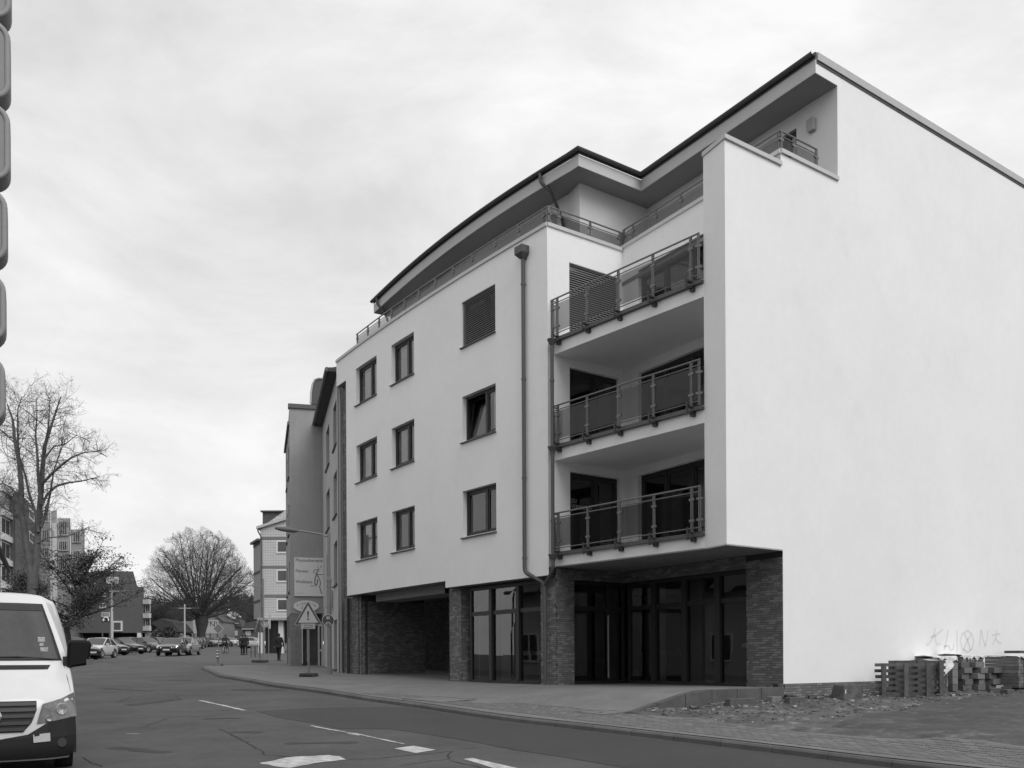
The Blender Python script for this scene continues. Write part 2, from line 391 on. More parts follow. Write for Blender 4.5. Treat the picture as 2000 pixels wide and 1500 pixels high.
tag(bm_.build('paver_field', paver_m, proot), kind='stuff')

# road patch, markings, cracks
def decal(name, px, dz, m, kind='structure', parent=None, zf=None, jag=0):
    zf = zf or (lambda X, Y: zr(Y)); P = [ghit(x, y, zf) for x, y in px]; mb = MB(); n = len(P)
    if jag:
        Q = []
        for i in range(n):
            a, b = P[i], P[(i+1) % n]; k = max(1, int((b-a).length/.12))
            for j in range(k): t = a.lerp(b, j/k); Q.append(t+Vector((rnd.uniform(-jag, jag), rnd.uniform(-jag, jag), 0)))
        P = Q
    from mathutils.geometry import tessellate_polygon
    tr = tessellate_polygon([[Vector((p.x, p.y, 0)) for p in P]])
    # subdivide by height: project every vertex
    mb.add([(p.x, p.y, zf(p.x, p.y)+dz) for p in P], [tuple(t) for t in tr]); o = mb.build(name, m, parent)
    return tag(o, kind=kind) if parent is None else o
def ribbon(mb, px, wd, dz, zf=None, jit=.0):
    zf = zf or (lambda X, Y: zr(Y)); P = [ghit(x, y, zf) for x, y in px]; Q = []
    for a, b in zip(P, P[1:]):
        k = max(1, int((b-a).length/.15))
        for j in range(k): Q.append(a.lerp(b, j/k)+Vector((rnd.uniform(-jit, jit), rnd.uniform(-jit, jit), 0)))
    Q.append(P[-1]); l, r = [], []
    for i, p in enumerate(Q):
        d = (Q[min(i+1, len(Q)-1)]-Q[max(i-1, 0)]); d.z = 0; d.normalize(); n = Vector((-d.y, d.x, 0))*wd/2*(rnd.uniform(.5, 1.3) if jit else 1)
        for side, s in ((l, 1), (r, -1)): x = p+n*s; side.append((x.x, x.y, zf(x.x, x.y)+dz))
    mb.grid([l, r])
# dark re-laid lane: strip between the kerb and an inner line
top = [(500, 1389), (620, 1382.5), (788, 1380.5), (905, 1398), (1004, 1412), (1100, 1423), (1300, 1447), (1500, 1471), (1700, 1497), (1930, 1524)]
bot = [(543, 1402), (600, 1411), (668, 1424), (764, 1424), (908, 1446), (1004, 1465), (1100, 1479), (1250, 1505), (1500, 1560), (1800, 1640)]
mb = MB(); rows = []
T = Path([ghit(x, y, lambda X, Y: zr(Y)).xy for x, y in top]); B = Path([ghit(x, y, lambda X, Y: zr(Y)).xy for x, y in bot])
for i in range(51):
    a, b = T.at(T.len*i/50), B.at(B.len*i/50); rows.append([(a.x+(b.x-a.x)*t, a.y+(b.y-a.y)*t, zr(a.y+(b.y-a.y)*t)+.005) for t in np.linspace(0, 1, 9)])
mb.grid(rows); tag(mb.build('asphalt_patch', asphd), kind='structure')
decal('road_marking', [(508, 1491), (560, 1480), (640, 1475), (660, 1478), (680, 1484), (630, 1489), (560, 1501), (530, 1497)], .006, paint, jag=.03)
decal('road_marking', [(770, 1462.5), (808, 1457), (851, 1465), (812, 1471.5)], .006, paint)
decal('road_marking', [(905, 1483), (922, 1481), (1060, 1512), (1000, 1512)], .006, paint)
mb = MB(); ribbon(mb, [(608, 1418), (660, 1428), (700, 1434.5), (790, 1454)], .07, .0075, jit=.012); ribbon(mb, [(390, 1368.5), (440, 1379), (478, 1388)], .11, .0075, jit=.014)
ribbon(mb, [(678, 1433), (702, 1437)], .06, .0075, jit=.01); ribbon(mb, [(245, 1434), (272, 1434)], .06, .0075, jit=.01)
ribbon(mb, [(165, 1298), (210, 1296)], .10, .0075); ribbon(mb, [(275, 1291), (300, 1289)], .12, .0075)
tag(mb.build('lane_line', paint), kind='structure')
mb = MB()
for c in ([(680, 1484), (740, 1482), (812, 1474), (880, 1468), (875, 1483), (780, 1496)], [(430, 1424), (500, 1460), (520, 1475), (600, 1481)], [(300, 1391), (420, 1389), (500, 1382), (620, 1381)],
          [(195, 1342), (275, 1341)], [(160, 1413), (230, 1411)], [(900, 1463), (950, 1459), (1010, 1461)], [(200, 1352), (280, 1354), (400, 1358), (500, 1357)], [(230, 1372), (260, 1360), (340, 1359), (355, 1367), (300, 1373)], [(160, 1480), (200, 1498)], [(330, 1330), (420, 1331)],
          [(280, 1420), (330, 1402), (420, 1398)], [(170, 1310), (215, 1312)], [(880, 1486), (940, 1500)]):
    ribbon(mb, c, .022, .0055, jit=.03)
tag(mb.build('road_cracks', crackm), kind='stuff')
mb = MB()
for c, wd in (([(455, 1347), (560, 1348)], .5), ([(300, 1328), (375, 1329)], .5), ([(450, 1430), (510, 1431)], .3), ([(200, 1345), (300, 1350)], .35), ([(560, 1452), (700, 1450)], .25), ([(250, 1378), (345, 1366)], .45), ([(400, 1404), (470, 1403)], .25), ([(220, 1460), (330, 1470)], .3)):
    ribbon(mb, c, wd, .0045, jit=.04)
tag(mb.build('tar_patch', asphd), kind='structure')
# square utility covers in the footway
def cover(px, label):
    P = [ghit(x, y, zpav) for x, y in px]; c = sum(P, Vector((0, 0, 0)))/4; r = empty('utility_cover', c, label, 'utility cover', 'utility covers in the pavement')
    f = MB(); g = MB()
    for i in range(4):
        a, b = P[i], P[(i+1) % 4]; f.bar(Vector((a.x, a.y, zpav(a.x, a.y)+.008)), Vector((b.x, b.y, zpav(b.x, b.y)+.008)), .035, .012)
    f.build('frame', CONCD, r)
    g.quad(*[(p.x, p.y, zpav(p.x, p.y)+.0105) for p in P]); g.build('lid', pavm, r)
    h = MB(); h.lathe((c.x, c.y, zpav(c.x, c.y)), [(.07, .011), (.07, .016), (.05, .016)], 10); h.build('keyhole', CONCD, r)
cover([(786, 1365.5), (862, 1372), (930, 1367), (856, 1361)], 'square paved cover in the pavement nearest the kerb before the brick pillar')
cover([(1125, 1391), (1176, 1396.5), (1228, 1391.5), (1176, 1387)], 'square cover in the pavement at the tip of the terrace edge')
mb = MB()
for c in ([(775, 1332), (810, 1331)], [(790, 1336), (830, 1334)], [(830, 1340), (865, 1337)]): ribbon(mb, c, .03, .012, zpav)
tag(mb.build('drain_slots', CONCD), kind='structure')

# the lot beside the gable
mb = MB(); rows = []
for i in range(61):
    t = i/60; ip = lotline.at(lotline.len*t)
    far = Vector((K_.x, K_.y))+GD*(26*(1-t)-4.92*t)+GN*.05
    rows.append([(ip.x+(far.x-ip.x)*q, ip.y+(far.y-ip.y)*q, 0) for q in np.linspace(0, 1, 41)])
def lz(x, y, q=.5):
    c = Vector((x, y)); g = -(c-K_).dot(GN)
    edge = min(1, max(0, q*8)); base = zpav(x, y)-.01
    return base*(1-edge)+zlotp(x, y)*edge
def zlotp(x, y):
    c = Vector((x, y)); g = -(c-K_).dot(GN); return zlot(x, y)+.10*(1-sst(g, .2, 1.6))+.02
rows = [[(x, y, lz(x, y, j/40)) for j, (x, y, z) in enumerate(r)] for r in rows]
mb.grid(rows); tag(mb.build('dirt_lot', dirt, smooth=True), kind='structure')
zl = lambda X, Y: zlotp(X, Y)
mb = MB()
al = Path([ghit(x, y, zl).xy for x, y in ((1625, 1424), (1690, 1398), (1750, 1392), (1830, 1372), (2000, 1353), (2150, 1340))]); ar = Path([ghit(x, y, zl).xy for x, y in ((1650, 1434), (1740, 1437), (1830, 1447), (1900, 1455), (2000, 1466), (2200, 1482))])
rows = []
for i in range(41):
    a, b = al.at(al.len*i/40), ar.at(ar.len*i/40); a = a+Vector((rnd.uniform(-.06, .06), rnd.uniform(-.1, .1)))
    rows.append([(a.x+(b.x-a.x)*t, a.y+(b.y-a.y)*t, max(zlotp(a.x+(b.x-a.x)*t, a.y+(b.y-a.y)*t), lz(a.x+(b.x-a.x)*t, a.y+(b.y-a.y)*t, .12))+.012) for t in np.linspace(0, 1, 25)])
mb.grid(rows); tag(mb.build('lot_asphalt', lotas, smooth=True), kind='structure')

# terrace: edge stones along the gable line, stepping down to the footway
troot = empty('terrace_edge', (4.2, 20.4, .5)); tag(troot, kind='structure')
fg = Fr((tl.x, tl.y), (K_.x, K_.y)); n = 6
for i in range(n):
    a0, a1 = fg.L*i/n+.004, fg.L*(i+1)/n-.004; m = MB(); vs = []
    for a in (a0, a1):
        for b in (-.02, .13):
            p = fg.p(a, b, 0); z = zpav(fg.p(a, .13, 0).x, fg.p(a, .13, 0).y)+.016
            vs += [(p.x, p.y, .1), (p.x, p.y, z)]
    m.add(vs, [(0, 1, 3, 2), (4, 5, 7, 6), (0, 1, 5, 4), (2, 3, 7, 6), (1, 3, 7, 5), (0, 2, 6, 4)]); m.build('edge_stone', CONCD, troot, bevel=.006)
# terrace surface
mb = MB(); rows = []
for i in range(25):
    a = fg.L*i/24; r_ = []
    for q in np.linspace(0, 1, 13):
        b = .128+q*2.4; p = fg.p(a, b, 0); zz = zpav(p.x, p.y)+.012; r_.append((p.x, p.y, zz))
    rows.append(r_)
mb.grid(rows); tag(mb.build('terrace', mat('terrace_paving', .155, .9, var=.16, vs=1.1, bump=.3, bs=60), smooth=True), kind='structure')
# ================================================================== THE APARTMENT BUILDING
bld = empty('apartment_building', (6.24, 21.9, .6), 'white rendered corner apartment building with curved front, stacked glass balconies and brick shop base', 'building')
fx = lambda Y: .0070116*Y*Y-1.10655796*Y+24.562218
F = Path([(fx(y), y) for y in np.linspace(36.95, 25.38, 40)]); B_ = F.P[-1].copy()
g2 = (GD.x, GD.y)
WD = Vector((-.512, .859)).normalized()
C_ = meet(B_, GD, K_, WD)
P_ = Vector((4.37, 21.49)); Kp = meet(P_, GD, K_, WD); Q_ = B_+GD*.22
G1 = Vector(hit(1636, 300, A_, K_).xy); R3 = Vector(hit(1593, 144, A_, K_).xy); GE = A_+GD*24
Z1, Z2, Z3, ZP = 4.09, 6.945, 9.79, 13.2
ZA, ZC, ZE, ZT = 12.96, 13.26, 15.57, 15.9
s_E = F.s_px(676.5, 900); s_st = F.s_px(870, 1140)
sBk = F.len
# --- windows in the curved front
WIN = []   # (s0,s1,z0,z1,kind)
cols = [((695.5, 736.2), (697.5, 736.0), 696.2, 769), ((765.0, 809.2), (765.2, 809), 645.4, 725.8), ((903, 968.6), (903, 968.3), 555.7, 648)]
rows_z = [(5.33, 6.71), (8.20, 9.56), (11.06, 12.41)]
kinds = {(2, 2): 'shutter', (2, 1): 'tilted'}
for ci, c in enumerate(cols):
    a0, a1 = F.s_px(c[0][0], 850), F.s_px(c[0][1], 850)
    for ri, (z0, z1) in enumerate(rows_z): WIN.append((a0, a1, z0, z1, kinds.get((ci, ri), 'plain'), ci, ri))
mb = MB()
wall(mb, F, 3.87, ZP, [w_[:4] for w_ in WIN], [(0, s_E, 3.8, 12.25), (s_E, s_st, 3.8, 4.08)], .17)
pe = F.at(s_E); 
for z0, z1, s_ in ((3.87, 4.08, s_st), (4.08, 12.25, s_E)):     # end returns
    mb.quad((*F.at(s_), z0), (*F.at(s_), z1), (*F.at(s_, .5), z1), (*F.at(s_, .5), z0))
mb.quad((*F.at(0), 12.25), (*F.at(0), ZP), (*F.at(0, 5), ZP), (*F.at(0, 5), 12.25))
# inner face of parapet
mb.grid([[(*F.at(F.len*i/30, .3), z) for i in range(31)] for z in (12.3, ZP)])
# side wall B-C, recessed wall W, gable
BC = Path([B_, C_]); W_ = Path([C_, K_]); G_ = Path([A_, GE]); PA = Path([P_, A_])
zt1, _ = 0, 0
def h_on(path, x0, x1, y, x):
    return path.s_px(x0, y), path.s_px(x1, y), path.z_px(x, y)
bh = []
for k, (ya, yx) in enumerate(((926, 1150), (720, 1150), (515.5, 1114))):
    a0, a1 = BC.s_px(1113.2, 700+ya*.2), BC.s_px(1210.5, 700+ya*.2); bh.append((a0, a1, (4.5, 7.36, 10.21)[k], (6.72, 9.55, 12.40)[k]))
wall(mb, BC, Z1, ZP, bh, [], .14)
wh = [(W_.s_px(1246.5, 1000), W_.len-2.1, 4.5, 6.72), (W_.s_px(1246.5, 800), W_.len-2.1, 7.36, 9.55), (W_.s_px(1246.5, 600), W_.len-2.1, 10.21, 12.40)]
wall(mb, W_, Z1, ZC, wh, [], .14)
LK, L1, L3 = (K_-A_).length, (G1-A_).length, (R3-A_).length
wall(mb, G_, .95, ZE, [], [(0, LK, .9, Z1), (0, LK, ZA, 20), (LK, L1, ZC, 20), (0, 30, .9, 1.03)])
wall(mb, PA, Z1, ZA)
PK = [P_, Kp]
mb.quad((*P_, Z1), (*P_, ZA), (*Kp, ZA), (*Kp, Z1)); mb.quad((*P_, ZA), (*A_, ZA), (*K_, ZA), (*Kp, ZA))
mb.quad((*K_, ZA), (*K_, ZC), (*Kp, ZC), (*Kp, ZA))
# parapet backs along W and the gable
for p, q in ((C_, K_), (K_, G1)):
    f = Fr(p, q); e_ = f.L-(.35 if p is C_ else 0); mb.quad(f.p(0, .3, 12.3), f.p(e_, .3, 12.3), f.p(e_, .3, ZC), f.p(0, .3, ZC))
# top floor set back
ez = []
for x, y in ((1131.4, 324.4), (1067.8, 361.3), (1000.9, 401.3), (960, 431.2), (920, 456.7), (904.8, 467), (858.6, 500.5), (812.4, 538.6), (777.7, 568.6), (747.7, 595.2), (730, 611.4)):
    u_, v_ = uv(x, y); Y_ = (ZE-EYE)/-v_; ez.append((u_*Y_, Y_))
cf = np.polyfit([e[1] for e in ez], [e[0] for e in ez], 3)
R1 = pt(1130, 325, 1860*(ZE-EYE)/965.4).xy
EV = [Vector((float(np.polyval(cf, y)), y)) for y in np.linspace(ez[-1][1], R1.y+.3, 22)]+[R1]
R2 = meet(R1, GD, R3, WD)
EV += [R2, R3]; EVP = Path(EV)
T1 = Vector((2.05, 27.85)); TL = [Path(EV[:23]).at(Path(EV[:23]).len*i/20, .85) for i in range(19)]
T2 = meet(T1, GD, G1, WD)
TP = Path(TL+[T1, T2, G1])
sT1 = TP.S[-3]; ttop = []
sG = TP.s_px(1554, 255); 
topholes = [(TP.s_px(1515, 270), TP.s_px(1555.5, 260), 12.4, TP.z_px(1555, 250)), (sT1-7, sT1-5.2, 12.4, 14.5), (sT1-12, sT1-10, 12.4, 14.5)]
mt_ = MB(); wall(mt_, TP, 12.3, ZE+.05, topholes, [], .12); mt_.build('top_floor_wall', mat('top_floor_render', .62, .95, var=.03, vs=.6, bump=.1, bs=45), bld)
# hidden sides: left end and back
LE = F.at(s_E, 0); LB = LE+GD*9; mb.quad((*F.at(s_E, .45), 4.1), (*F.at(s_E, .45), 12.3), (*LB, 12.3), (*LB, 4.1))
BK = GE+WD*16
mb.quad((*GE, .6), (*GE, ZT), (*BK, ZT), (*BK, .6)); mb.quad((*BK, .6), (*BK, 12.3), (*LB, 12.3), (*LB, .6))
mb.build('wall', PLASTER, bld)
# floors / soffits
mb = MB()
n = 30
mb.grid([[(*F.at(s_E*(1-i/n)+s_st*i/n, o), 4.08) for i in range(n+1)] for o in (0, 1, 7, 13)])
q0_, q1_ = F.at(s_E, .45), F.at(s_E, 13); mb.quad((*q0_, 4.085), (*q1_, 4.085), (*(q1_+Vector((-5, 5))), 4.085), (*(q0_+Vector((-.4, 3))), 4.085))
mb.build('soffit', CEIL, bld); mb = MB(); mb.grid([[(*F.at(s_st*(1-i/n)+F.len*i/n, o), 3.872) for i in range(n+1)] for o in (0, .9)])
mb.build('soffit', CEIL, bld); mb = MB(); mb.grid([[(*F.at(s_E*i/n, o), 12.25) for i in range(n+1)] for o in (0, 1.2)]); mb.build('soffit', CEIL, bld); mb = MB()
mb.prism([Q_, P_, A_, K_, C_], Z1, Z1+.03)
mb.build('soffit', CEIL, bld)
mb = MB()
for z in (Z1+.032, Z2, Z3): mb = MB(); mb.prism([Q_, P_, Kp, C_], z, z+.36); mb.build('balcony_slab', PLASTER, bld)
mb = MB(); inn = [F.at(F.len*i/12, .25) for i in range(13)]
mb.prism(inn+[BC.at(BC.len, .2), K_+GN*.3+WD*.1, G1+GN*.2, GE+GN*.2, BK, LB], 12.2, 12.3); mb.build('terrace_floor', CONC, bld)
# parapet caps
capm = mat('parapet_cap', .5, .6, var=.04)
def cap(path, z, parent, a0=0, a1=None, out=.045, inn=.36, h=.075):
    m = MB(); a1 = path.len if a1 is None else a1; ss = [a0]+[s for s in path.S if a0+.01 < s < a1-.01]+[a1]
    sec = [(-out, z-.02), (-out, z+h), (inn, z+h+.01), (inn, z-.02)]
    m.grid([[(*path.at(s, o), zz) for o, zz in sec+[sec[0]]] for s in ss])
    for s in (ss[0], ss[-1]): m.quad(*[(*path.at(s, o), zz) for o, zz in sec])
    return m.build('parapet_cap', capm, parent)
cap(F, ZP, bld); cap(Path([B_, C_]), ZP, bld); cap(Path([C_, K_]), ZC, bld, 0, None)
cap(Path([K_, G1]), ZC, bld, out=.05); m = MB(); m.prism([P_-GD*.035+WD*.01, A_-GD*.04-GN*.05, K_-GN*.05, K_+WD*.03, Kp], ZA-.02, ZA+.075); m.build('parapet_cap', capm, bld)
# roof: slab with white fascia, dark gutter, metal verge
mb = MB(); ev = [p for p in EV]
RB = [GE+GN*.0, GE+WD*14, EV[0]+Vector((7, 5))]
mb.prism(ev+[p for p in RB], ZE, ZT-.02); roof = mb.build('roof', PLASTER, bld)
mb = MB(); mb.grid([[(*EVP.at(s, -.006), z) for s in EVP.S] for z in (ZE, ZT-.01)]); mb.build('fascia', mat('fascia_grey', .50, .9, var=.03, vs=1), roof)
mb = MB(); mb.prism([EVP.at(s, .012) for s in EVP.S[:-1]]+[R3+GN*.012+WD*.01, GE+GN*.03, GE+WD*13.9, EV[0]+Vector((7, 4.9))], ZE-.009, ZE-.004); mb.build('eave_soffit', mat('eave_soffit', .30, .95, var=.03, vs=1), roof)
mb = MB(); mb.grid([[(*EVP.at(s, o), z) for s in EVP.S] for o, z in ((-.02, ZT-.005), (-.02, ZT+.16), (.22, ZT+.17))]); mb.build('roof_edge', METAL, roof)
mb = MB()
def gut(pts, z, r=.075):
    rows = []
    for k in range(9):
        t = math.pi*(k/8); rows.append([(*p_, 0) for p_ in pts])
    P2 = Path(pts); secs = []
    for s in P2.S: secs.append([(*P2.at(s, -.095-r*math.cos(math.pi*k/8)), z-r*math.sin(math.pi*k/8)) for k in range(9)])
    mb.grid(secs)
gp = [EVP.at(s, 0) for s in EVP.S]; gut(gp[:-1]+[R3-WD*.02], ZT+.12)
mb.build('gutter', METAL, roof, smooth=True)
fv = Fr(R3+GD*.03, GE); mb = MB(); fv.box(mb, 0, fv.L, -.05, .25, ZT-.03, ZT+.15); mb.build('verge', METALL, roof)
mb = MB(); fv.box(mb, 0, fv.L, -.02, .0, ZT-.09, ZT-.035); mb.build('verge_drip', METAL, roof)

# --- window units
def window_unit(parent, path, s0, s1, z0, z1, off, kind='plain', split=.55, sill=True, curtain=True, name='window', fw=.075, nbars=1, pane=None):
    fr_ = Fr(path.at(s0, off), path.at(s1, off)); W2 = fr_.L; m = MB()
    def rect(a0, a1, b0, b1, y0, y1, t):
        fr_.box(m, a0, a0+t, b0, b1, y0, y1); fr_.box(m, a1-t, a1, b0, b1, y0, y1); fr_.box(m, a0+t, a1-t, b0, b1, y1-t, y1); fr_.box(m, a0+t, a1-t, b0, b1, y0, y0+t)
    rect(0, W2, .0, .08, z0, z1, fw)
    bars = [W2*(i+1)/(nbars+1) for i in range(nbars)] if nbars > 1 else ([W2*split] if nbars else [])
    for b in bars: fr_.box(m, b-.05, b+.05, -.01, .08, z0+fw+.002, z1-fw-.002)
    edges = [fw]+[x for b in bars for x in (b-.05, b+.05)]+[W2-fw]
    w = m.build(name, FRAME, parent)
    for i in range(0, len(edges), 2):
        a0, a1 = edges[i]+.004, edges[i+1]-.004; c = MB(); t = .055
        if kind == 'tilted' and i == 0:
            k = .22
            def P(a, b, z): return fr_.p(a, b+k*(z-z0)/(z1-z0), z)
            for q0, q1 in (((a0, z0+fw), (a0, z1-fw)), ((a1, z0+fw), (a1, z1-fw)), ((a0, z0+fw), (a1, z0+fw)), ((a0, z1-fw), (a1, z1-fw))):
                c.bar(P(q0[0], .05, q0[1]), P(q1[0], .05, q1[1]), .06, .06, up=fr_.n)
            c.build('casement', FRAME, w); g = MB(); g.quad(P(a0, .05, z0+fw), P(a1, .05, z0+fw), P(a1, .05, z1-fw), P(a0, .05, z1-fw)); g.build('pane', pane or PANE, w)
            continue
        yy0, yy1 = z0+fw+.004, z1-fw-.004
        fr_.box(c, a0, a0+t, .012, .06, yy0, yy1); fr_.box(c, a1-t, a1, .012, .06, yy0, yy1); fr_.box(c, a0+t, a1-t, .012, .06, yy1-t, yy1); fr_.box(c, a0+t, a1-t, .012, .06, yy0, yy0+t)
        c.build('casement', FRAME, w); g = MB(); g.quad(fr_.p(a0+t,.037,yy0+t),fr_.p(a1-t,.037,yy0+t),fr_.p(a1-t,.037,yy1-t),fr_.p(a0+t,.037,yy1-t)); g.build('pane', pane or PANE, w)
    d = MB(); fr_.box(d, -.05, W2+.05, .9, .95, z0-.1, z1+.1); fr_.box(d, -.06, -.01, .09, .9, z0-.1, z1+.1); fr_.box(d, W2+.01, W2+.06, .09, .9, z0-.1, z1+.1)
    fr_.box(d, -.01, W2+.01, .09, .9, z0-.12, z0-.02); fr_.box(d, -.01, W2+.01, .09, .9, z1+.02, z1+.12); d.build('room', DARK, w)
    if curtain:
        cm = MB(); 
        for (c0, c1) in ([(W2*.72, W2-fw)] if curtain == 'r' else [(W2*.12, W2*.36), (W2*.62, W2-fw)]):
            rows = [[fr_.p(c0+(c1-c0)*k/14, .13+.02*math.sin(k*1.9), z) for k in range(15)] for z in (z0+.08, z1-.05)]; cm.grid(rows)
        cm.build('curtain', CURT, w)
    if sill:
        s_ = MB(); s0_ = Fr(path.at(max(0, s0-.05)), path.at(s1+.02)); 
        s_.extr([s0_.p(0, -.07, z0-.055), s0_.p(0, -.07, z0-.03), s0_.p(0, off, z0-.004), s0_.p(0, off, z0-.055)], s0_.d*s0_.L); s_.build('sill', METAL, w)
    return w, fr_
def shutter(w, fr_, z0, z1, b=-.03):
    me = None; n = int((z1-z0)/.062)
    bx = MB(); fr_.box(bx, 0, fr_.L, b-.02, b+.06, z1-.01, z1+.0); bx.build('shutter_rail', SHUT, w)
    for i in range(n):
        z = z0+.02+(i+.5)*(z1-z0-.02)/n; o = fr_.p(0.02, b, z)
        if me is None:
            q = MB(); h = .024
            q.add([(0, -.028, -h), (fr_.L-.04, -.028, -h), (fr_.L-.04, .02, h), (0, .02, h), (0, -.024, -h-.004), (fr_.L-.04, -.024, -h-.004), (fr_.L-.04, .024, h-.004), (0, .024, h-.004)],
                  [(0, 1, 2, 3), (7, 6, 5, 4), (0, 1, 5, 4), (2, 3, 7, 6), (1, 2, 6, 5), (0, 3, 7, 4)])
            so_ = q.build('shutter_slat', SHUT, w, world=False); me = so_.data
        else: so_ = bpy.data.objects.new('shutter_slat', me); COL.objects.link(so_); so_.parent = w
        wl = Vector((0, 0, 0)); p_ = w
        while p_ is not None: wl += ORG.get(p_.name, Vector((0, 0, 0))); p_ = p_.parent
        so_.matrix_local = Matrix.Translation(o-wl) @ Matrix(((fr_.d.x, fr_.n.x, 0, 0), (fr_.d.y, fr_.n.y, 0, 0), (0, 0, 1, 0), (0, 0, 0, 1)))
for (s0, s1, z0, z1, kd, ci, ri) in WIN:
    w_, f_ = window_unit(bld, F, s0, s1, z0, z1, .15, kd if kd != 'shutter' else 'plain', split=.6 if ci < 2 else .62, curtain=(True if ci < 2 and (ci, ri) != (1, 0) else ('r' if ri == 1 else False)))
    if kd == 'shutter': shutter(w_, Fr(F.at(s0, .09), F.at(s1, .09)), z0, z1)
for k, (a0, a1, z0, z1) in enumerate(bh):
    w_, f_ = window_unit(bld, BC, a0, a1, z0, z1, .12, split=.55, sill=False, curtain=False, name='balcony_door', fw=.09, pane=SHOPG)
    if k == 2: shutter(w_, Fr(BC.at(a0, .07), BC.at(a1, .07)), z0, z1, 0)
    if k == 0:
        cm = mat('vinyl_letters', .3, .7)
        for t_, dx, dz, sz in (('ZU', .12, .16, .155), ('VERMIETEN', .12, 0, .155)):
            x, z = f_.px(1116.5, 989, 0); o = f_.p(x, -.006+.03, z+dz)
            text_mesh('letting_notice', t_, sz, .001, cm, w_, facing(o-(ORG['apartment_building']), f_.d, -f_.n), 'LEFT')
for (a0, a1, z0, z1) in wh: window_unit(bld, W_, a0, a1, z0, z1, .12, sill=False, curtain=False, name='balcony_door', fw=.09, nbars=2, pane=SHOPG)
for i, (a0, a1, z0, z1) in enumerate(topholes): window_unit(bld, TP, a0, a1, z0, z1, .1, sill=False, curtain=False, name='terrace_door', fw=.08)

# --- railings
def railing(parent, path, zbot, ztop, posts, s0, s1, glass0, off=.0, dbl=.12, post_r=.02, clamps=True, lower=None, closed=True, gapl=.055):
    rt = MB(); ss = [s0]+[s for s in path.S if s0+.02 < s < s1-.02]+[s1]
    for z, rr in ((ztop, .022), (ztop-dbl, .014))+(((lower, .014),) if lower else ()):
        rt.tube([(*path.at(s, off), z) for s in ss], rr, 8)
    rl = rt.build('railing', STEEL, parent, smooth=True)
    me = None
    for s in posts:
        q = path.at(s, off); f = Fr(path.at(max(0, s-.05), off), path.at(min(path.len, s+.05), off)); m = MB(); c = f.L/2
        f.box(m, c-.027, c-.009, -.024, .024, zbot, ztop-.015); f.box(m, c+.009, c+.027, -.024, .024, zbot, ztop-.015)
        h = ztop-dbl-glass0
        if clamps:
            for zz in (glass0+h*.18, glass0+h*.80): f.box(m, c-.075, c+.075, -.022, .022, zz-.024, zz+.024)
        f.box(m, c-.04, c+.04, -.04, .04, zbot, zbot+.012); m.build('post', STEEL, rl)
    ed = sorted(posts)
    for a, b in zip(ed, ed[1:]):
        if b-a < .12: continue
        f = Fr(path.at(a+gapl, off), path.at(b-gapl, off)); g = MB(); g.quad(f.p(0,0,glass0),f.p(f.L,0,glass0),f.p(f.L,0,ztop-dbl-.035),f.p(0,0,ztop-dbl-.035)); g.build('glass_pane', RAILG, rl)
    return rl
# roof terrace, curved front
ZR = ZP+.09
fposts = [F.s_px(x, y, .14) for x, y in ((1061, 420), (1012, 455), (966, 485), (922, 510), (884.5, 535), (850, 558), (818, 580), (790, 595), (764.6, 610), (740.5, 625), (718.5, 643), (698, 660))]
railing(bld, F, ZR, 13.79, fposts+[F.len-.12], fposts[-1]-.1, F.len-.12, ZR+.04, off=.14)
TB = Path([F.at(F.len-.12, .14), meet(B_+GN*.14, GD, W_.at(0, .14), WD)]) ; TC = TB.P[-1]
railing(bld, TB, ZR, 13.79, [TB.s_px(x, 430) for x in (1091.5, 1152.7, 1210)]+[.03, TB.len-.03], 0, TB.len, ZR+.04)
TW = Path([TC, meet(TC, WD, K_+GN*.14, GD)])
wp = [TW.s_px(x, 400) for x in (1236, 1280.5, 1330)]; stp = wp[1]-wp[0]
railing(bld, TW, ZC+.09, 13.87, [.03]+wp+[wp[-1]+1.2*(i+1) for i in range(int((TW.len-wp[-1]-.3)/1.2))]+[TW.len-.05], 0, TW.len, ZC+.12)
TG = Path([TW.P[-1], TW.P[-1]+GD*1.42])
railing(bld, TG, ZC+.09, 13.87, [.04, .52, TG.len-.03], 0, TG.len, ZC+.12)
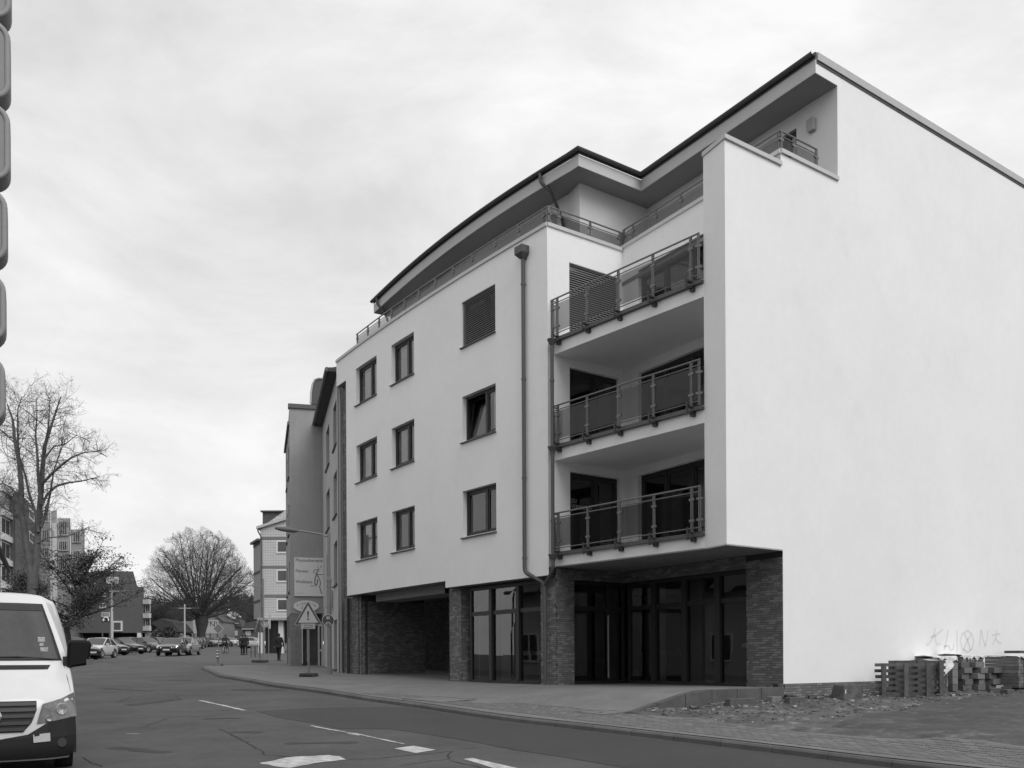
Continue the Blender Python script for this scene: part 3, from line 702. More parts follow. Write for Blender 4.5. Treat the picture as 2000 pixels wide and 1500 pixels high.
# balconies
BQ = Path([Q_, P_]); po = [BQ.s_px(x, 700, -.1) for x in (1089, 1146.5, 1208.5, 1276, 1350)]; br_ = [BQ.s_px(x, 720, -.26) for x in (1076, 1136, 1199.5, 1266, 1340)]
for z in (Z1+.36, Z2+.36, Z3+.36):
    a0, a1 = -.02, BQ.len-.03
    Pq = Path([BQ.at(0, .25)-GD*0, BQ.at(0, -.1), BQ.at(BQ.len-.04, -.1), BQ.at(BQ.len-.04, .3)])
    off0 = (BQ.at(0, .25)-BQ.at(0, -.1)).length
    sx = [off0+p for p in po]
    rl = railing(bld, Pq, z+.04, z+1.06, [off0+.04]+sx+[off0+BQ.len-.06], off0*.3, off0+BQ.len-.04, z+.17, lower=z+.13)
    for b, p in zip(po, br_):
        m = MB(); f = Fr(BQ.at(0), BQ.at(BQ.len)); 
        f.box(m, b-.05, b+.05, -.10, .0, z-.17, z-.08)          # block on the slab face
        f.box(m, b-.05, b+.03, -.24, -.09, z-.115, z-.075)      # arm out
        f.box(m, b-.045, b+.0, -.25, -.22, z-.14, z+.15)         # upright plate
        f.box(m, b-.045, b+.03, -.22, -.075, z+.02, z+.045)       # arm back to the post
        m.build('bracket', mat('bracket_steel', .05, .5, metal=.3), rl)
    m = MB(); f = Fr(BQ.at(0), BQ.at(BQ.len)); f.box(m, .0, BQ.len, -.10, -.002, z-.06, z-.005); f.box(m, 0, BQ.len, -.1, -.09, z-.005, z+.03); m.build('balcony_gutter', METAL, bld)
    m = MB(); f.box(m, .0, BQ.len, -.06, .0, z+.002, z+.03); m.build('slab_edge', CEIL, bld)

# --- rainwater pipes
def pipe(pts, r=.055, name='downpipe', material=METAL, parent=bld, collars=()):
    P = [Vector(p) for p in pts]; Q = [P[0]]
    for i in range(1, len(P)-1):
        a, b, c = P[i-1], P[i], P[i+1]; e = min(.13, (a-b).length*.4, (c-b).length*.4)
        p0, p2 = b+(a-b).normalized()*e, b+(c-b).normalized()*e
        for k in range(5): t = k/4; Q.append(p0*(1-t)**2+b*2*t*(1-t)+p2*t*t)
    Q.append(P[-1]); m = MB(); m.tube(Q, r, 12)
    o = m.build(name, material, parent, smooth=True)
    for z in collars:
        c = MB(); q = min(Q, key=lambda v: abs(v.z-z)); c.lathe((q.x, q.y, z), [(r+.012, -.03), (r+.012, .03)], 12); c.build('collar', material, o)
    return o
sp_ = F.s_px(1023, 800, -.09); q = F.at(sp_, -.09); sj = F.s_px(1063.5, 1145, -.05); q2 = F.at(min(sj, F.len-.02), -.05)
pj = hit(1064, 1143, F.at(F.len-.6, .1), F.at(F.len, .1)); 
dp = pipe([(q.x, q.y, 12.75), (q.x, q.y, 4.02), (pj.x-.0, pj.y, 3.68), (pj.x, pj.y, .95)], collars=(11.9, 9.3, 6.6, 4.4, 2.6))
hb = MB(); ff = Fr(F.at(sp_-.2), F.at(sp_+.2)); c = ff.L/2; ff.box(hb, c-.17, c+.17, -.26, -.01, 12.72, 12.92)
hb.add([ff.p(c-.17, -.26, 12.72), ff.p(c+.17, -.26, 12.72), ff.p(c+.17, -.01, 12.72), ff.p(c-.17, -.01, 12.72), ff.p(c-.07, -.16, 12.6), ff.p(c+.07, -.16, 12.6), ff.p(c+.07, -.02, 12.6), ff.p(c-.07, -.02, 12.6)], [(0, 1, 5, 4), (1, 2, 6, 5), (2, 3, 7, 6), (3, 0, 4, 7), (4, 5, 6, 7)])
hb.build('rainwater_head', METAL, dp)
q3 = BQ.at(-.0)  # balcony pipe in the corner of the front and the balconies
pb = pt(1079, 900, 25.2)
d2 = pipe([(pb.x, pb.y, 10.1), (pb.x, pb.y, 4.0), (pj.x, pj.y, 3.62)], r=.05, collars=(7.1, 9.0, 5.3))
for z in (10.02, 7.18, 4.33):
    h_ = MB(); h_.lathe((pb.x, pb.y, z), [(.052, -.09), (.075, -.05), (.13, .06), (.13, .075), (.12, .075)], 8); h_.build('hopper', METAL, d2)
# swan necks under the eaves
for px_, py_ in ((1060, 345), (741, 583)):
    s = EVP.s_px(px_, py_); a = EVP.at(s, -.1); b = EVP.at(s+.2, .12); c = TP.at(min(TP.s_px(px_+ (42 if px_ > 900 else 12), py_+50), sT1-.15), -.07)
    pipe([(a.x, a.y, ZT+.05), (a.x, a.y, ZE+.12), (b.x, b.y, ZE-.12), (c.x, c.y, ZE-.75), (c.x, c.y, 12.4)], .05)
# wall lamp on the set-back wall beside the gable
f = Fr(T2, G1); x0, za = f.px(1580, 263, 0); x1, _ = f.px(1592, 240, 0); lp = MB()
x0, x1 = x0-.0, x0+.24; lp.extr([f.p(x, 0, z) for x, z in ((x0, za+.05), (x0+.05, za), (x1, za+.0), (x1, za+.30), (x1-.04, za+.33), (x0, za+.33))], -f.n*.11)
lp.build('wall_lamp', mat('lamp_shell', .3, .5), bld, bevel=.02)

# --- brickwork
def bricks(p, q, z0, z1, out_parts=None, out_mb=None, off=0, proud=.012, course=.0575, seed=1, clip=None, L_=.21, dep=.05):
    rr = random.Random(seed); f = Fr(p, q); n = int(round((z1-z0)/course)); course = (z1-z0)/n
    for j in range(n):
        a = -rr.choice((0, .06, .12, .18)); z = z0+j*course
        while a < f.L-.005:
            l = rr.choice((L_, L_, L_, .105, .16)); a0, a1 = max(a, 0)+.004, min(a+l, f.L)-.004
            a += l
            if a1-a0 < .03: continue
            if clip and clip(a0, a1, z): continue
            b = off-proud-rr.uniform(0, .004)
            (out_parts if out_parts is not None else out_mb).append((f, a0, a1, b, z+.004, z+course-.004, dep))
def brick_mesh(items, parent, material, name='brick'):
    base = MB(); base.box(0, 1, 0, 1, 0, 1); bm0 = base.build('tmp', material, None); me = bm0.data; me.name = name; bpy.data.objects.remove(bm0)
    o3 = Vector((0, 0, 0)); p = parent
    while p is not None: o3 += ORG[p.name]; p = p.parent
    for f, a0, a1, b, z0, z1, dep in items:
        o = bpy.data.objects.new(name, me); COL.objects.link(o); o.parent = parent; q = f.p(a0, b, z0)-o3
        o.matrix_local = Matrix.Translation(q) @ Matrix(((f.d.x, f.n.x, 0, 0), (f.d.y, f.n.y, 0, 0), (0, 0, 1, 0), (0, 0, 0, 1))) @ Matrix.Diagonal((a1-a0, dep, z1-z0, 1))
def brick_stuff(items, parent, material, name='brickwork'):
    m = MB()
    for f, a0, a1, b, z0, z1, dep in items:
        m.add([f.p(a, bb, z) for z in (z0, z1) for a, bb in ((a0, b), (a1, b), (a1, b+dep), (a0, b+dep))], [(3, 2, 1, 0), (4, 5, 6, 7), (0, 1, 5, 4), (1, 2, 6, 5), (3, 0, 4, 7)])
    tag(m.build(name, material, parent), kind='stuff')
FZ = .93
back = MB()   # mortar backing
# right pillar of the shop front (on W, next to the gable)
WO = Fr(C_, K_); aP = WO.px(1458.5, 1250, 0)[0]
parts, stuff = [], []
bricks(WO.p(aP, 0, 0), WO.p(WO.L, 0, 0), FZ+.0, 3.95, out_parts=parts, seed=3)
WO.box(back, aP, WO.L-.06, .003, .3, FZ-.3, Z1)
# the pillar's corner side on the gable line
GO = Fr(K_, GE)
plinth_parts, plinth = [], []
bricks(GO.p(0.0, 0, 0), GO.p(11, 0, 0), .50, 1.03, out_parts=plinth_parts, seed=5, clip=lambda a0, a1, z: z > .95 and a0 < -1)
GO.box(back, .0, 20, .0, .3, .2, 1.03)
plinth_parts.sort(key=lambda t: t[1])
brick_mesh(parts[:190], bld, BRICK); brick_stuff(parts[190:], bld, BRICK)
brick_mesh(plinth_parts[:110], bld, PLINTHB); stuff_p = plinth_parts[110:]
# recessed courses above the shop glass
aT = WO.px(1219, 1140, .12)[0]
bricks(WO.p(0.0, .0, 0), WO.p(aP, 0, 0), 3.78, 4.08, out_mb=stuff, seed=6); WO.box(back, 0, aP, .004, .25, 3.78, Z1)
# base of the curved front, set back .25
FB = Path([F.at(F.len*i/40, .25) for i in range(41)])
sx = lambda x, y=1250: FB.s_px(x, y)
segs = [(sx(706), 4.06, FZ+.05, FB.s_px(662, 1250)), ]
def curved_bricks(sa, sb, z0, z1, seed):
    n = max(1, int((sb-sa)/1.2+.99)); 
    for i in range(n): a, b = sa+(sb-sa)*i/n, sa+(sb-sa)*(i+1)/n; bricks(FB.at(a), FB.at(b), z0, z1, out_mb=stuff, seed=seed+i); f = Fr(FB.at(a), FB.at(b)); f.box(back, 0, f.L, .003, .25, z0-.4, z1)
curved_bricks(max(0, FB.s_px(661, 1000)), FB.s_px(706, 1250), 1.03, 4.07, 20)
curved_bricks(FB.s_px(879, 1250), FB.s_px(901.5, 1250), FZ, 3.86, 30)
eB = FB.len
curved_bricks(FB.s_px(1057, 1250), eB, FZ, 3.86, 40)
BP = FB.P[-1]; fp = Fr(BP, BP+GD*.62); bricks(BP, BP+GD*.62, FZ, 4.07, out_mb=stuff, seed=50); fp.box(back, 0, .61, .003, .2, FZ-.3, Z1)
pe_ = FB.at(FB.s_px(901.5, 1250)); fq = Fr(pe_, pe_+GD*.42); bricks(pe_, pe_+GD*.42, FZ, 3.86, out_mb=stuff, seed=52); fq.box(back, 0, .41, .003, .2, FZ-.3, 3.86)
# brick strip in the recess at the far left end, upper floors
curved_bricks(FB.s_px(667, 1000), FB.s_px(679, 1000), 4.08, 12.24, 60)
# passage: side wall, beam, back wall
pw0 = FB.at(FB.s_px(706, 1250)); fw_ = Fr(pw0, pw0+GD*2.9)
bricks(pw0, pw0+GD*2.75, 1.0, 3.85, out_mb=stuff, seed=61); fw_.box(back, .0, 2.74, .003, .25, .6, 4.07)
pb0 = pw0+GD*2.75
fb2 = Fr(pb0+GD*1.5, pb0+GD*1.5-WD*7); bricks(pb0+GD*1.5+WD*3, pb0+GD*1.5-WD*6.8, .9, 4.07, out_mb=stuff, seed=63); fb2.box(back, -3, 7, .003, .2, .6, 4.2)
pr0 = FB.at(FB.s_px(879, 1250)); fpr = Fr(pr0, pr0+GD*5); fpr.box(back, 0, 5, 0, .05, .6, 4.07)
brick_stuff(stuff, bld, BRICK); brick_stuff(stuff_p, bld, PLINTHB)
back.build('mortar_backing', MORTAR, bld)
m = MB(); m.grid([[(*F.at(FB.s_px(722, 1150)*1.0+(FB.s_px(856, 1150)-FB.s_px(722, 1150))*i/6, o), z) for i in range(7)] for o, z in ((.5, 4.07), (.5, 3.78), (1.5, 3.78), (1.5, 4.07))]); m.build('passage_beam', BRICK, bld)
# passage door of metal, half in shade
df = Fr(fb2.p(2.0, -.05, 0), fb2.p(3.3, -.05, 0)); m = MB(); df.box(m, 0, 1.3, 0, .06, 1.0, 3.05); dr = m.build('passage_door', mat('grey_door', .035, .5), bld)
m = MB(); df.box(m, 1.05, 1.09, -.04, .0, 1.9, 2.1); m.build('handle', STEEL, dr)
# --- shop fronts
def shopfront(parent, p, q, z0, z1, mull, tz, off=.0, fw=.07, mw=.14):
    f = Fr(p, q); m = MB(); L0 = f.L
    f.box(m, 0, fw, off, off+.12, z0, z1); f.box(m, L0-fw, L0, off, off+.12, z0, z1); f.box(m, fw, L0-fw, off, off+.12, z1-fw*1.4, z1); f.box(m, fw, L0-fw, off, off+.12, z0, z0+.09)
    ed = [fw]
    for x in mull: f.box(m, x-mw/2, x+mw/2, off-.03, off+.12, z0+.09, z1-fw*1.4); ed += [x-mw/2, x+mw/2]
    ed.append(L0-fw); s = m.build('shop_window', FRAME, parent)
    for i in range(0, len(ed), 2):
        a0, a1 = ed[i], ed[i+1]; t = MB(); f.box(t, a0+.001, a1-.001, off+.01, off+.1, tz-.06, tz+.06); t.build('transom', FRAME, s)
        for y0, y1 in ((z0+.09, tz-.06), (tz+.06, z1-fw*1.4)):
            g = MB(); tw = rnd.uniform(-.006, .006); g.quad(f.p(a0, off+.05, y0), f.p(a1, off+.05+tw, y0), f.p(a1, off+.05+tw, y1), f.p(a0, off+.05-tw, y1)); g.build('pane', SHOPG, s)
    return s, f
pA, pB = FB.at(FB.s_px(912, 1250), .12), FB.at(FB.s_px(1059, 1250), .12)
f0 = Fr(pA, pB); mu = [f0.px(x, 1250)[0] for x in (959, 1012)]
shopfront(bld, pA, pB, FZ, 3.82, mu, 3.02)
sA = BP+GD*.60+GN*.02; tC = meet(sA+GN*.1, GD, W_.at(0, .12), WD)
sg, fs = shopfront(bld, sA+GN*.1, tC, FZ, 3.78, [], 3.03)
fs2 = Fr(sA+GN*.1, tC); xm = fs2.px(1190, 1250)[0]; m = MB(); fs2.box(m, xm-.05, xm+.05, -.03, .09, FZ, 3.78); m.build('door_post', FRAME, sg); m = MB(); fs2.box(m, xm-.09, xm-.065, -.06, -.03, 1.1, 2.85); m.build('door_edge', METALL, sg)
wA, wB = W_.at(.0, .12), W_.at(aP, .12); f1 = Fr(wA, wB); mu = [f1.px(x, 1250)[0] for x in (1277, 1337, 1402)]
shopfront(bld, wA, wB, FZ, 3.78, [max(.2, mu[0]-.0)]+mu[1:], 3.06, mw=.19)
bricks(sA, C_, 3.78, 4.08, out_mb=(s2 := []), seed=70); brick_stuff(s2, bld, BRICK)
m = MB(); fk = Fr(sA, C_); fk.box(m, 0, fk.L, .003, .2, 3.79, Z1-.002); m.build('lintel', MORTAR, bld)
# interior: ceiling, back walls, columns, pale board
m = MB(); inn = [FB.at(s, .3) for s in (sx(925), sx(980), sx(1050))]
m.prism([K_+GN*.4-WD*-.4, W_.at(0, .3), (sA+GN*.4), FB.at(sx(1058), .3), FB.at(sx(915), .3), FB.at(sx(915), 8.5), K_+GN*.4+GD*8], 3.86, 3.9); m.build('shop_ceiling', mat('shop_ceiling', .25, .9), bld)
m = MB(); 
bx_, by_ = FB.at(sx(915), 8.5), K_+GN*.4+GD*8; Fr(bx_, by_).box(m, -1, (by_-bx_).length, 0, .1, .5, 3.86); Fr(K_+GN*.32, by_).box(m, .5, 8, 0, .05, .5, 3.86); fpr2 = Fr(FB.at(sx(905), .6), FB.at(sx(905), 9)); fpr2.box(m, 0, 9, 0, .06, .5, 3.86)
m.build('shop_back_wall', mat('shop_wall', .16, .9), bld)
m = MB()
for c, dx in ((W_.at(1.2, 1.5), .2), (W_.at(3.6, 2.4), .16), (FB.at(sx(1000), 2.0), .2), (FB.at(sx(930), 1.1), .14), (W_.at(.6, .9), .08)):
    m.prism([(c.x-dx, c.y-dx), (c.x+dx, c.y-dx), (c.x+dx, c.y+dx), (c.x-dx, c.y+dx)], .9, 3.88)
m.build('shop_column', mat('shop_column', .4, .9), bld)
m = MB(); c = FB.at(sx(975), .35); e = FB.at(sx(1052), .35); Fr(c, e).box(m, 0, 1.6, .3, .34, 1.75, 1.87); c = W_.at(3.9, .7); Fr(c, W_.at(5.2, .7)).box(m, 0, 1.5, .0, .04, 1.9, 2.0); m.build('shelf_board', METALL, bld)
# dark downpipe at the passage and pale one in the recess, with the neighbour
p = FB.at(FB.s_px(685, 1250), -.1); pipe([(p.x, p.y, 4.0), (p.x, p.y, 1.05)], .055, material=mat('black_pipe', .02, .5))
p = FB.at(FB.s_px(666, 1000), -.12); pipe([(p.x, p.y, 12.2), (p.x, p.y, 1.1)], .05, material=mat('pale_pipe', .25, .5), collars=(10.5, 7.8, 5.2, 3.1))
# graffiti on the gable: thin grey paint strokes
gm = mat('faded_spray', .66, .95); m = MB(); fgb = Fr(A_, GE)
def stroke(px, wd=.035):
    P = [fgb.px(x, y) for x, y in px]; Q = []
    for i in range(len(P)-1):
        for k in range(4): t = k/4; Q.append((P[i][0]*(1-t)+P[i+1][0]*t, P[i][1]*(1-t)+P[i+1][1]*t))
    Q.append(P[-1]); l, r_ = [], []
    for i, (a, z) in enumerate(Q):
        b0, b1 = Q[max(0, i-1)], Q[min(len(Q)-1, i+1)]; dx, dz = b1[0]-b0[0], b1[1]-b0[1]; k = math.hypot(dx, dz) or 1
        l.append(fgb.p(a-dz/k*wd/2, -.003, z+dx/k*wd/2)); r_.append(fgb.p(a+dz/k*wd/2, -.003, z-dx/k*wd/2))
    m.grid([l, r_])
Zm = lambda *q: [(1690+x/6.45, 1210+y/6.45) for x, y in q]
for s_ in ((( (880, 105), (870, 170), (850, 230), (800, 310), (765, 320)), ((975, 125), (900, 190), (820, 225)), ((880, 200), (890, 280), (905, 318), (950, 300)), ((1045, 130), (1025, 250), (995, 380)), ((995, 340), (1050, 330), (1070, 385), (1110, 370), (1115, 300)),
      ((1158, 140), (1155, 290), (1158, 450)), ((1290, 140), (1220, 180), (1195, 270), (1220, 370), (1290, 410), (1345, 370), (1365, 270), (1340, 180), (1290, 140)), ((1245, 175), (1290, 260), (1325, 390)), ((1335, 185), (1270, 290), (1240, 385)),
      ((1460, 130), (1445, 250), (1440, 340)), ((1460, 130), (1480, 230), (1510, 340)), ((1510, 340), (1535, 240), (1545, 140)), ((1655, 125), (1650, 210), (1605, 320)), ((1595, 200), (1700, 180)), ((1640, 240), (1680, 290), (1715, 300)))):
    stroke(Zm(*s_), .055)
m.build('graffiti', gm, bld)
# ================================================================== OTHER BUILDINGS
dkbr = mat('dark_brick_far', .10, .9, var=.12, vs=2.2); grc = mat('grey_concrete_far', .3, .9, var=.12, vs=.6); wpan = mat('white_panel', .62, .7)
roofm = mat('roof_tile_dark', .07, .85, var=.2, vs=4); tilem = None
FARW = mat('far_window', .045, .12, spec=.9); WFR = mat('white_window_frame', .62, .6)
def U(x, Y, y=1250): return Vector((uv(x, y)[0]*Y, Y))
def far_window(parent, f, a0, a1, z0, z1, frame=WFR, glass=FARW, t=.09, off=0, mull=1, name='window'):
    m = MB()
    for b in ((a0, a0+t, z0, z1), (a1-t, a1, z0, z1), (a0+t, a1-t, z1-t, z1), (a0+t, a1-t, z0, z0+t)): f.box(m, b[0], b[1], off-.03, off+.06, b[2], b[3])
    for k in range(mull):
        c = a0+(a1-a0)*(k+1)/(mull+1); f.box(m, c-t*.35, c+t*.35, off-.02, off+.05, z0+t, z1-t)
    w = m.build(name, frame, parent); g = MB(); g.quad(f.p(a0+t, off+.012-.02, z0+t), f.p(a1-t, off-.008, z0+t), f.p(a1-t, off-.008, z1-t), f.p(a0+t, off-.008, z1-t)); g.build('pane', glass, w); return w
def rec_window(parent, f, a0, a1, z0, z1, d=.18, sill=True):
    w = far_window(parent, f, a0, a1, z0, z1, FRAME, PANE_O, .06, d)
    if sill: m = MB(); f.box(m, a0-.08, a1+.08, -.07, d, z0-.05, z0-.005); m.build('sill', METAL, w)
PANE_O = mat('pane_dark', .03, .06, spec=.9)

# --- neighbour: grey rendered house with a projecting block
n0 = U(661.5, 37.4); n1 = U(632, 46); c1 = U(567.5, 45.6); ND = (n1-n0).normalized()
nb = empty('neighbour_house', (n1.x, n1.y, 1.1), 'grey rendered house with projecting block and shop sign, left of the white building', 'house')
NP = Path([n1, n0]); mb = MB(); nh = []
for (xa, xb) in ((637.5, 643.9), (651.6, 658.2)):
    a0, a1 = NP.s_px(xa, 1000), NP.s_px(xb, 1000); a1 = max(a1, a0+.9)
    for zt in (12.05, 9.25, 6.45): nh.append((a0, a1, zt-1.75, zt))
nh.append((NP.s_px(652, 1220), NP.s_px(658, 1220), 1.3, 3.3))
nh = [(a, min(b, NP.len-.1), c, d) for a, b, c, d in nh]
wall(mb, NP, 1.0, 13.0, nh, [], .2); mb.quad((*n0, 1.0), (*n0, 13.0), (*U(690, 38.6), 13.0), (*U(690, 38.6), 1.0)); mb.build('wall', RENDER_L, nb)
fn = Fr(n1, n0)
for a0, a1, z0, z1 in nh: rec_window(nb, fn, a0, a1, z0, z1)
SD = (n1-c1).normalized(); OD = ND
BP1 = Path([c1, n1+SD*.0]); mb = MB(); zg = 3.93
wall(mb, BP1, zg, 13.75); 
c2 = c1+OD*6.5; LP = Path([c2, c1]); lh = []
for zt in (12.1, 9.3, 6.5): lh += [(LP.len-1.9, LP.len-.7, zt-1.5, zt), (LP.len-5, LP.len-3.8, zt-1.5, zt)]
wall(mb, LP, 3.93, 13.0, lh, [], .18)
mb.quad((*c1, 13.0), (*c1, 13.95), (*c2, 12.2), (*c2, 12.2))
mb.quad((*c1, zg), (*n1, zg), (*(n1+OD*6.5), zg), (*c2, zg)); mb.quad((*c1, 13.75), (*n1, 13.75), (*(n1+OD*6.5), 13), (*c2, 13))
mb.build('projecting_wall', RENDER_G, nb)
for a0, a1, z0, z1 in lh: rec_window(nb, Fr(c2, c1), a0, a1, z0, z1)
fb = Fr(c1, n1); m = MB(); fb.box(m, -.06, fb.L+.5, -.08, .3, 13.75, 13.95); m.build('parapet_cap', METAL, nb)
m = MB(); Fr(c2, c1).box(m, 0, 6.5, -.1, .1, 12.95, 13.1); m.build('gutter', METAL, nb)
# ground floor of the block: pillar, dark entrance, glazed door
x1 = fb.px(590.5, 1250)[0]; x2 = fb.px(622, 1250)[0]
m = MB(); fb.box(m, 0, x1, .0, .9, 1.0, zg); m.build('pillar', CONC, nb)
m = MB(); fb.box(m, x1, fb.L, 1.2, 1.3, 1.0, zg); fb.box(m, 0, .05, .9, 6, 1, zg); m.build('entrance_wall', CONCD, nb)
dk = Fr(fb.p(x2, .5, 0), fb.p(fb.L, .5, 0)); d_ = far_window(nb, dk, 0, dk.L, 1.25, 3.4, METALL, PANE_O, .08, 0, 0, 'glazed_door'); m = MB(); dk.box(m, .08, dk.L-.08, -.02, .03, 2.1, 2.2); m.build('door_rail', METALL, d_)
m = MB(); fb.box(m, x1+.25, x1+.29, .9, .95, 1.6, 3.4); m.build('light_strip', METALL, nb)
x3 = fb.px(592, 1250)[0]
m = MB(); fb.box(m, x1-.03, x1+.02, -.03, .02, 1.5, 3.4); m.build('pillar_trim', METALL, nb)
fl = Fr(c2, c1); m = MB(); fl.box(m, 0, 6.5, .3, .4, 1.0, 3.93); m.build('shop_wall', CONCD, nb)
m = MB(); fl.box(m, 6.5-1.5, 6.5-.03, -.06, .0, 1.35, 2.75); m.build('notice_board', mat('notice', .22, .8, var=.2, vs=3), nb)
# eave with dark underside and gutter
fe = Fr(n1, n0); m = MB(); fe.box(m, -.1, fe.L+.1, -.34, .2, 12.95, 13.10); m.extr([fe.p(-.1, -.34, 13.10), fe.p(-.1, 3, 13.9), fe.p(-.1, 3, 13.10)], fe.d*(fe.L+.1)); m.build('roof', roofm, nb)
m = MB(); m.tube([fe.p(-.1, -.40, 13.05), fe.p(fe.L, -.40, 13.05)], .09, 8); m.build('gutter', METAL, nb)
# dormer above the block
q = Fr(U(609, 48), U(651, 48)); m = MB(); zt = lambda y: EYE+(1293-y)/1860*48
prof = [(0, zt(790)), (.03, zt(768)), (.1, zt(752)), (.22, zt(743)), (.42, zt(740)), (1.2, zt(743)), (1.2, zt(790))]
m.extr([q.p(a, 0, z) for a, z in prof], q.n*3); m.build('dormer', METAL, nb)
m = MB(); m.tube([q.p(a, -.02, z) for a, z in prof[:-1]], .05, 6); m.build('dormer_edge', METALL, nb)
# hanging light box and cable on the facade
f = fn; a = NP.s_px(650, 1175); m = MB(); f.box(m, a-.3, a+.1, -.35, -.02, 3.9, 4.6); m.build('wall_box', METALL, nb)

# --- signs fixed to the neighbour
signw = mat('sign_white', .62, .6, var=.04, vs=3); ink = mat('sign_ink', .07, .7); inkl = mat('sign_ink_light', .2, .7)
rt = fb.p(0, -.06, 0); sg = empty('wall_sign', fb.p(.8, -.05, 5), 'large white therapy and fitness sign with a drawn dancer, high on the grey house', 'sign')
xa, za = fb.px(574.5, 1089); xb, zb = fb.px(636.5, 1165); 
m = MB(); fb.box(m, xa, xb, -.09, -.02, zb, za); m.build('board', signw, sg)
def put(txt, xp, yp, size, mt, parent, f, off, align='LEFT', name='lettering', dz=0):
    x, z = f.px(xp, yp, 0); o = f.p(x, off, z)
    p3 = Vector((0, 0, 0)); p = parent
    while p is not None: p3 += ORG[p.name]; p = p.parent
    return text_mesh(name, txt, size, .002, mt, parent, facing(o-p3, f.d, -f.n), align)
for t_, y, s in (('Physiotherapie', 1094.5, .215), ('Fitness', 1115.5, .215), ('Wellness', 1136.5, .215)): put(t_, 577, y, s, ink, sg, fb, -.094)
S = lambda x, y: (560+x/8.82, 1070+y/8.82); m = MB()
for st, wd in ((((545, 395), (520, 420), (510, 460), (540, 500)), .07), (((545, 360), (545, 395)), .05), (((545, 380), (480, 380), (455, 430), (500, 455), (570, 465), (635, 460)), .035), (((555, 360), (590, 330), (598, 305)), .03), (((535, 345), (530, 310)), .03),
               (((515, 460), (490, 520), (480, 600), (500, 660), (525, 610), (530, 540)), .06), (((540, 500), (570, 560), (580, 620), (565, 680), (580, 730), (600, 795)), .05), (((400, 655), (470, 660)), .03), (((150, 790), (280, 780)), .015)):
    P = [fb.px(*S(x, y)) for x, y in st]
    for a, b in zip(P, P[1:]): m.bar(fb.p(a[0], -.0935, a[1]), fb.p(b[0], -.0935, b[1]), wd, .006, up=fb.n) if False else m.quad(*[fb.p(a_, -.0935, z_) for a_, z_ in ((a[0]-wd/2, a[1]), (a[0]+wd/2, a[1]), (b[0]+wd/2, b[1]), (b[0]-wd/2, b[1]))]) if abs(a[1]-b[1]) > abs(a[0]-b[0])*.5 else m.quad(*[fb.p(a_, -.0935, z_) for a_, z_ in ((a[0], a[1]-wd/2), (a[0], a[1]+wd/2), (b[0], b[1]+wd/2), (b[0], b[1]-wd/2))])
m.build('dancer_drawing', inkl, sg)
so2 = empty('pizzeria_sign', fb.p(.7, -.05, 4.2), 'oval white pizzeria sign under the large sign on the grey house', 'sign')
xo, zo = fb.px(598, 1184); el = [(xo+.60*math.cos(t), zo+.27*math.sin(t)) for t in np.linspace(0, 2*math.pi, 33)[:-1]]
m = MB(); m.extr([fb.p(a, -.03, z) for a, z in el], -fb.n*.05); m.build('panel', signw, so2)
for i, ch in enumerate('PIZZERIA'):
    t = (i-3.5)/3.5; o = fb.p(xo+t*.40, -.084, zo+.13-.10*t*t)-so2.location
    text_mesh('lettering', ch, .15, .002, ink, so2, facing(o, fb.d, -fb.n) @ Matrix.Rotation(-t*.35, 4, 'Z'))
m = MB()
for y, w_ in ((-.03, .5), (-.1, .62), (-.17, .4)): fb.box(m, xo-w_/2, xo+w_/2, -.085, -.08, zo+y-.01, zo+y+.01)
m.build('small_print', inkl, so2)

# --- white tiled building further down the street
Yt = 86; e0, e1 = U(509.5, Yt), U(600, Yt); zt = lambda y, Y=Yt: EYE+(1292.6-y)/1860*Y
tb = empty('tiled_building', (e0.x, e0.y, 2.4), 'pale tiled apartment house with slanted roof line behind the grey neighbour', 'building')
ft = Fr(e0, e1); tile = mat('pale_tile', .5, .6, var=.05, vs=1); grout = mat('tile_joint', .36, .9); 
m = MB(); rk = ft.px(556, 997)[0]
m.add([ft.p(0, 0, zt(1207)), ft.p(ft.L, 0, zt(1207)), ft.p(ft.L, 0, zt(960)), ft.p(rk, 0, zt(998)), ft.p(0, 0, zt(1031))], [(0, 1, 2, 3, 4)])
m.build('wall', grout, tb)
wins = [(ft.px(539.5, 1060)[0], zt(1081), zt(1055.5)), (0, zt(1137.5), zt(1112)), (0, zt(1194), zt(1169))]; wx0 = wins[0][0]; wx1 = wx0+2.2
m = MB(); ts = .235; z = zt(1207)
while z < zt(985):
    a = 0.
    while a < ft.L:
        band = any(abs((z+ts/2)-zt(y)) < .12 for y in (1051, 1107.5, 1164.5))
        top = zt(1031)+(zt(998)-zt(1031))*(a+ts)/rk-.1
        if z+ts < top and not band and not any(wx0-.1 < a+ts/2 < wx1 and z0-.1 < z+ts/2 < z1+.1 for _, z0, z1 in wins): m.add([ft.p(a+.012, -.02, z+.012), ft.p(a+ts-.012, -.02, z+.012), ft.p(a+ts-.012, -.02, z+ts-.012), ft.p(a+.012, -.02, z+ts-.012)], [(0, 1, 2, 3)])
        a += ts
    z += ts
tag(m.build('facade_tiles', tile, tb), kind='stuff')
for y in (1051, 1107.5, 1164.5): m = MB(); ft.box(m, 0, ft.L, -.05, .0, zt(y)-.12, zt(y)+.12); m.build('floor_band', mat('band_grey', .16, .8), tb)
for _, z0, z1 in wins: far_window(tb, ft, wx0, wx1, z0, z1, WFR, FARW, .14, -.02, 0)
m = MB(); m.extr([ft.p(-.3, -.3, zt(1034)), ft.p(-.3, -.3, zt(1029)), ft.p(rk+6, -.3, zt(970)), ft.p(rk+6, -.3, zt(977))], ft.n*8); m.build('roof_verge', METALL, tb)
m = MB(); ft.box(m, -.1, 6, 1.2, 6, zt(1035), zt(996)); rfm = m.build('roof_storey', roofm, tb)
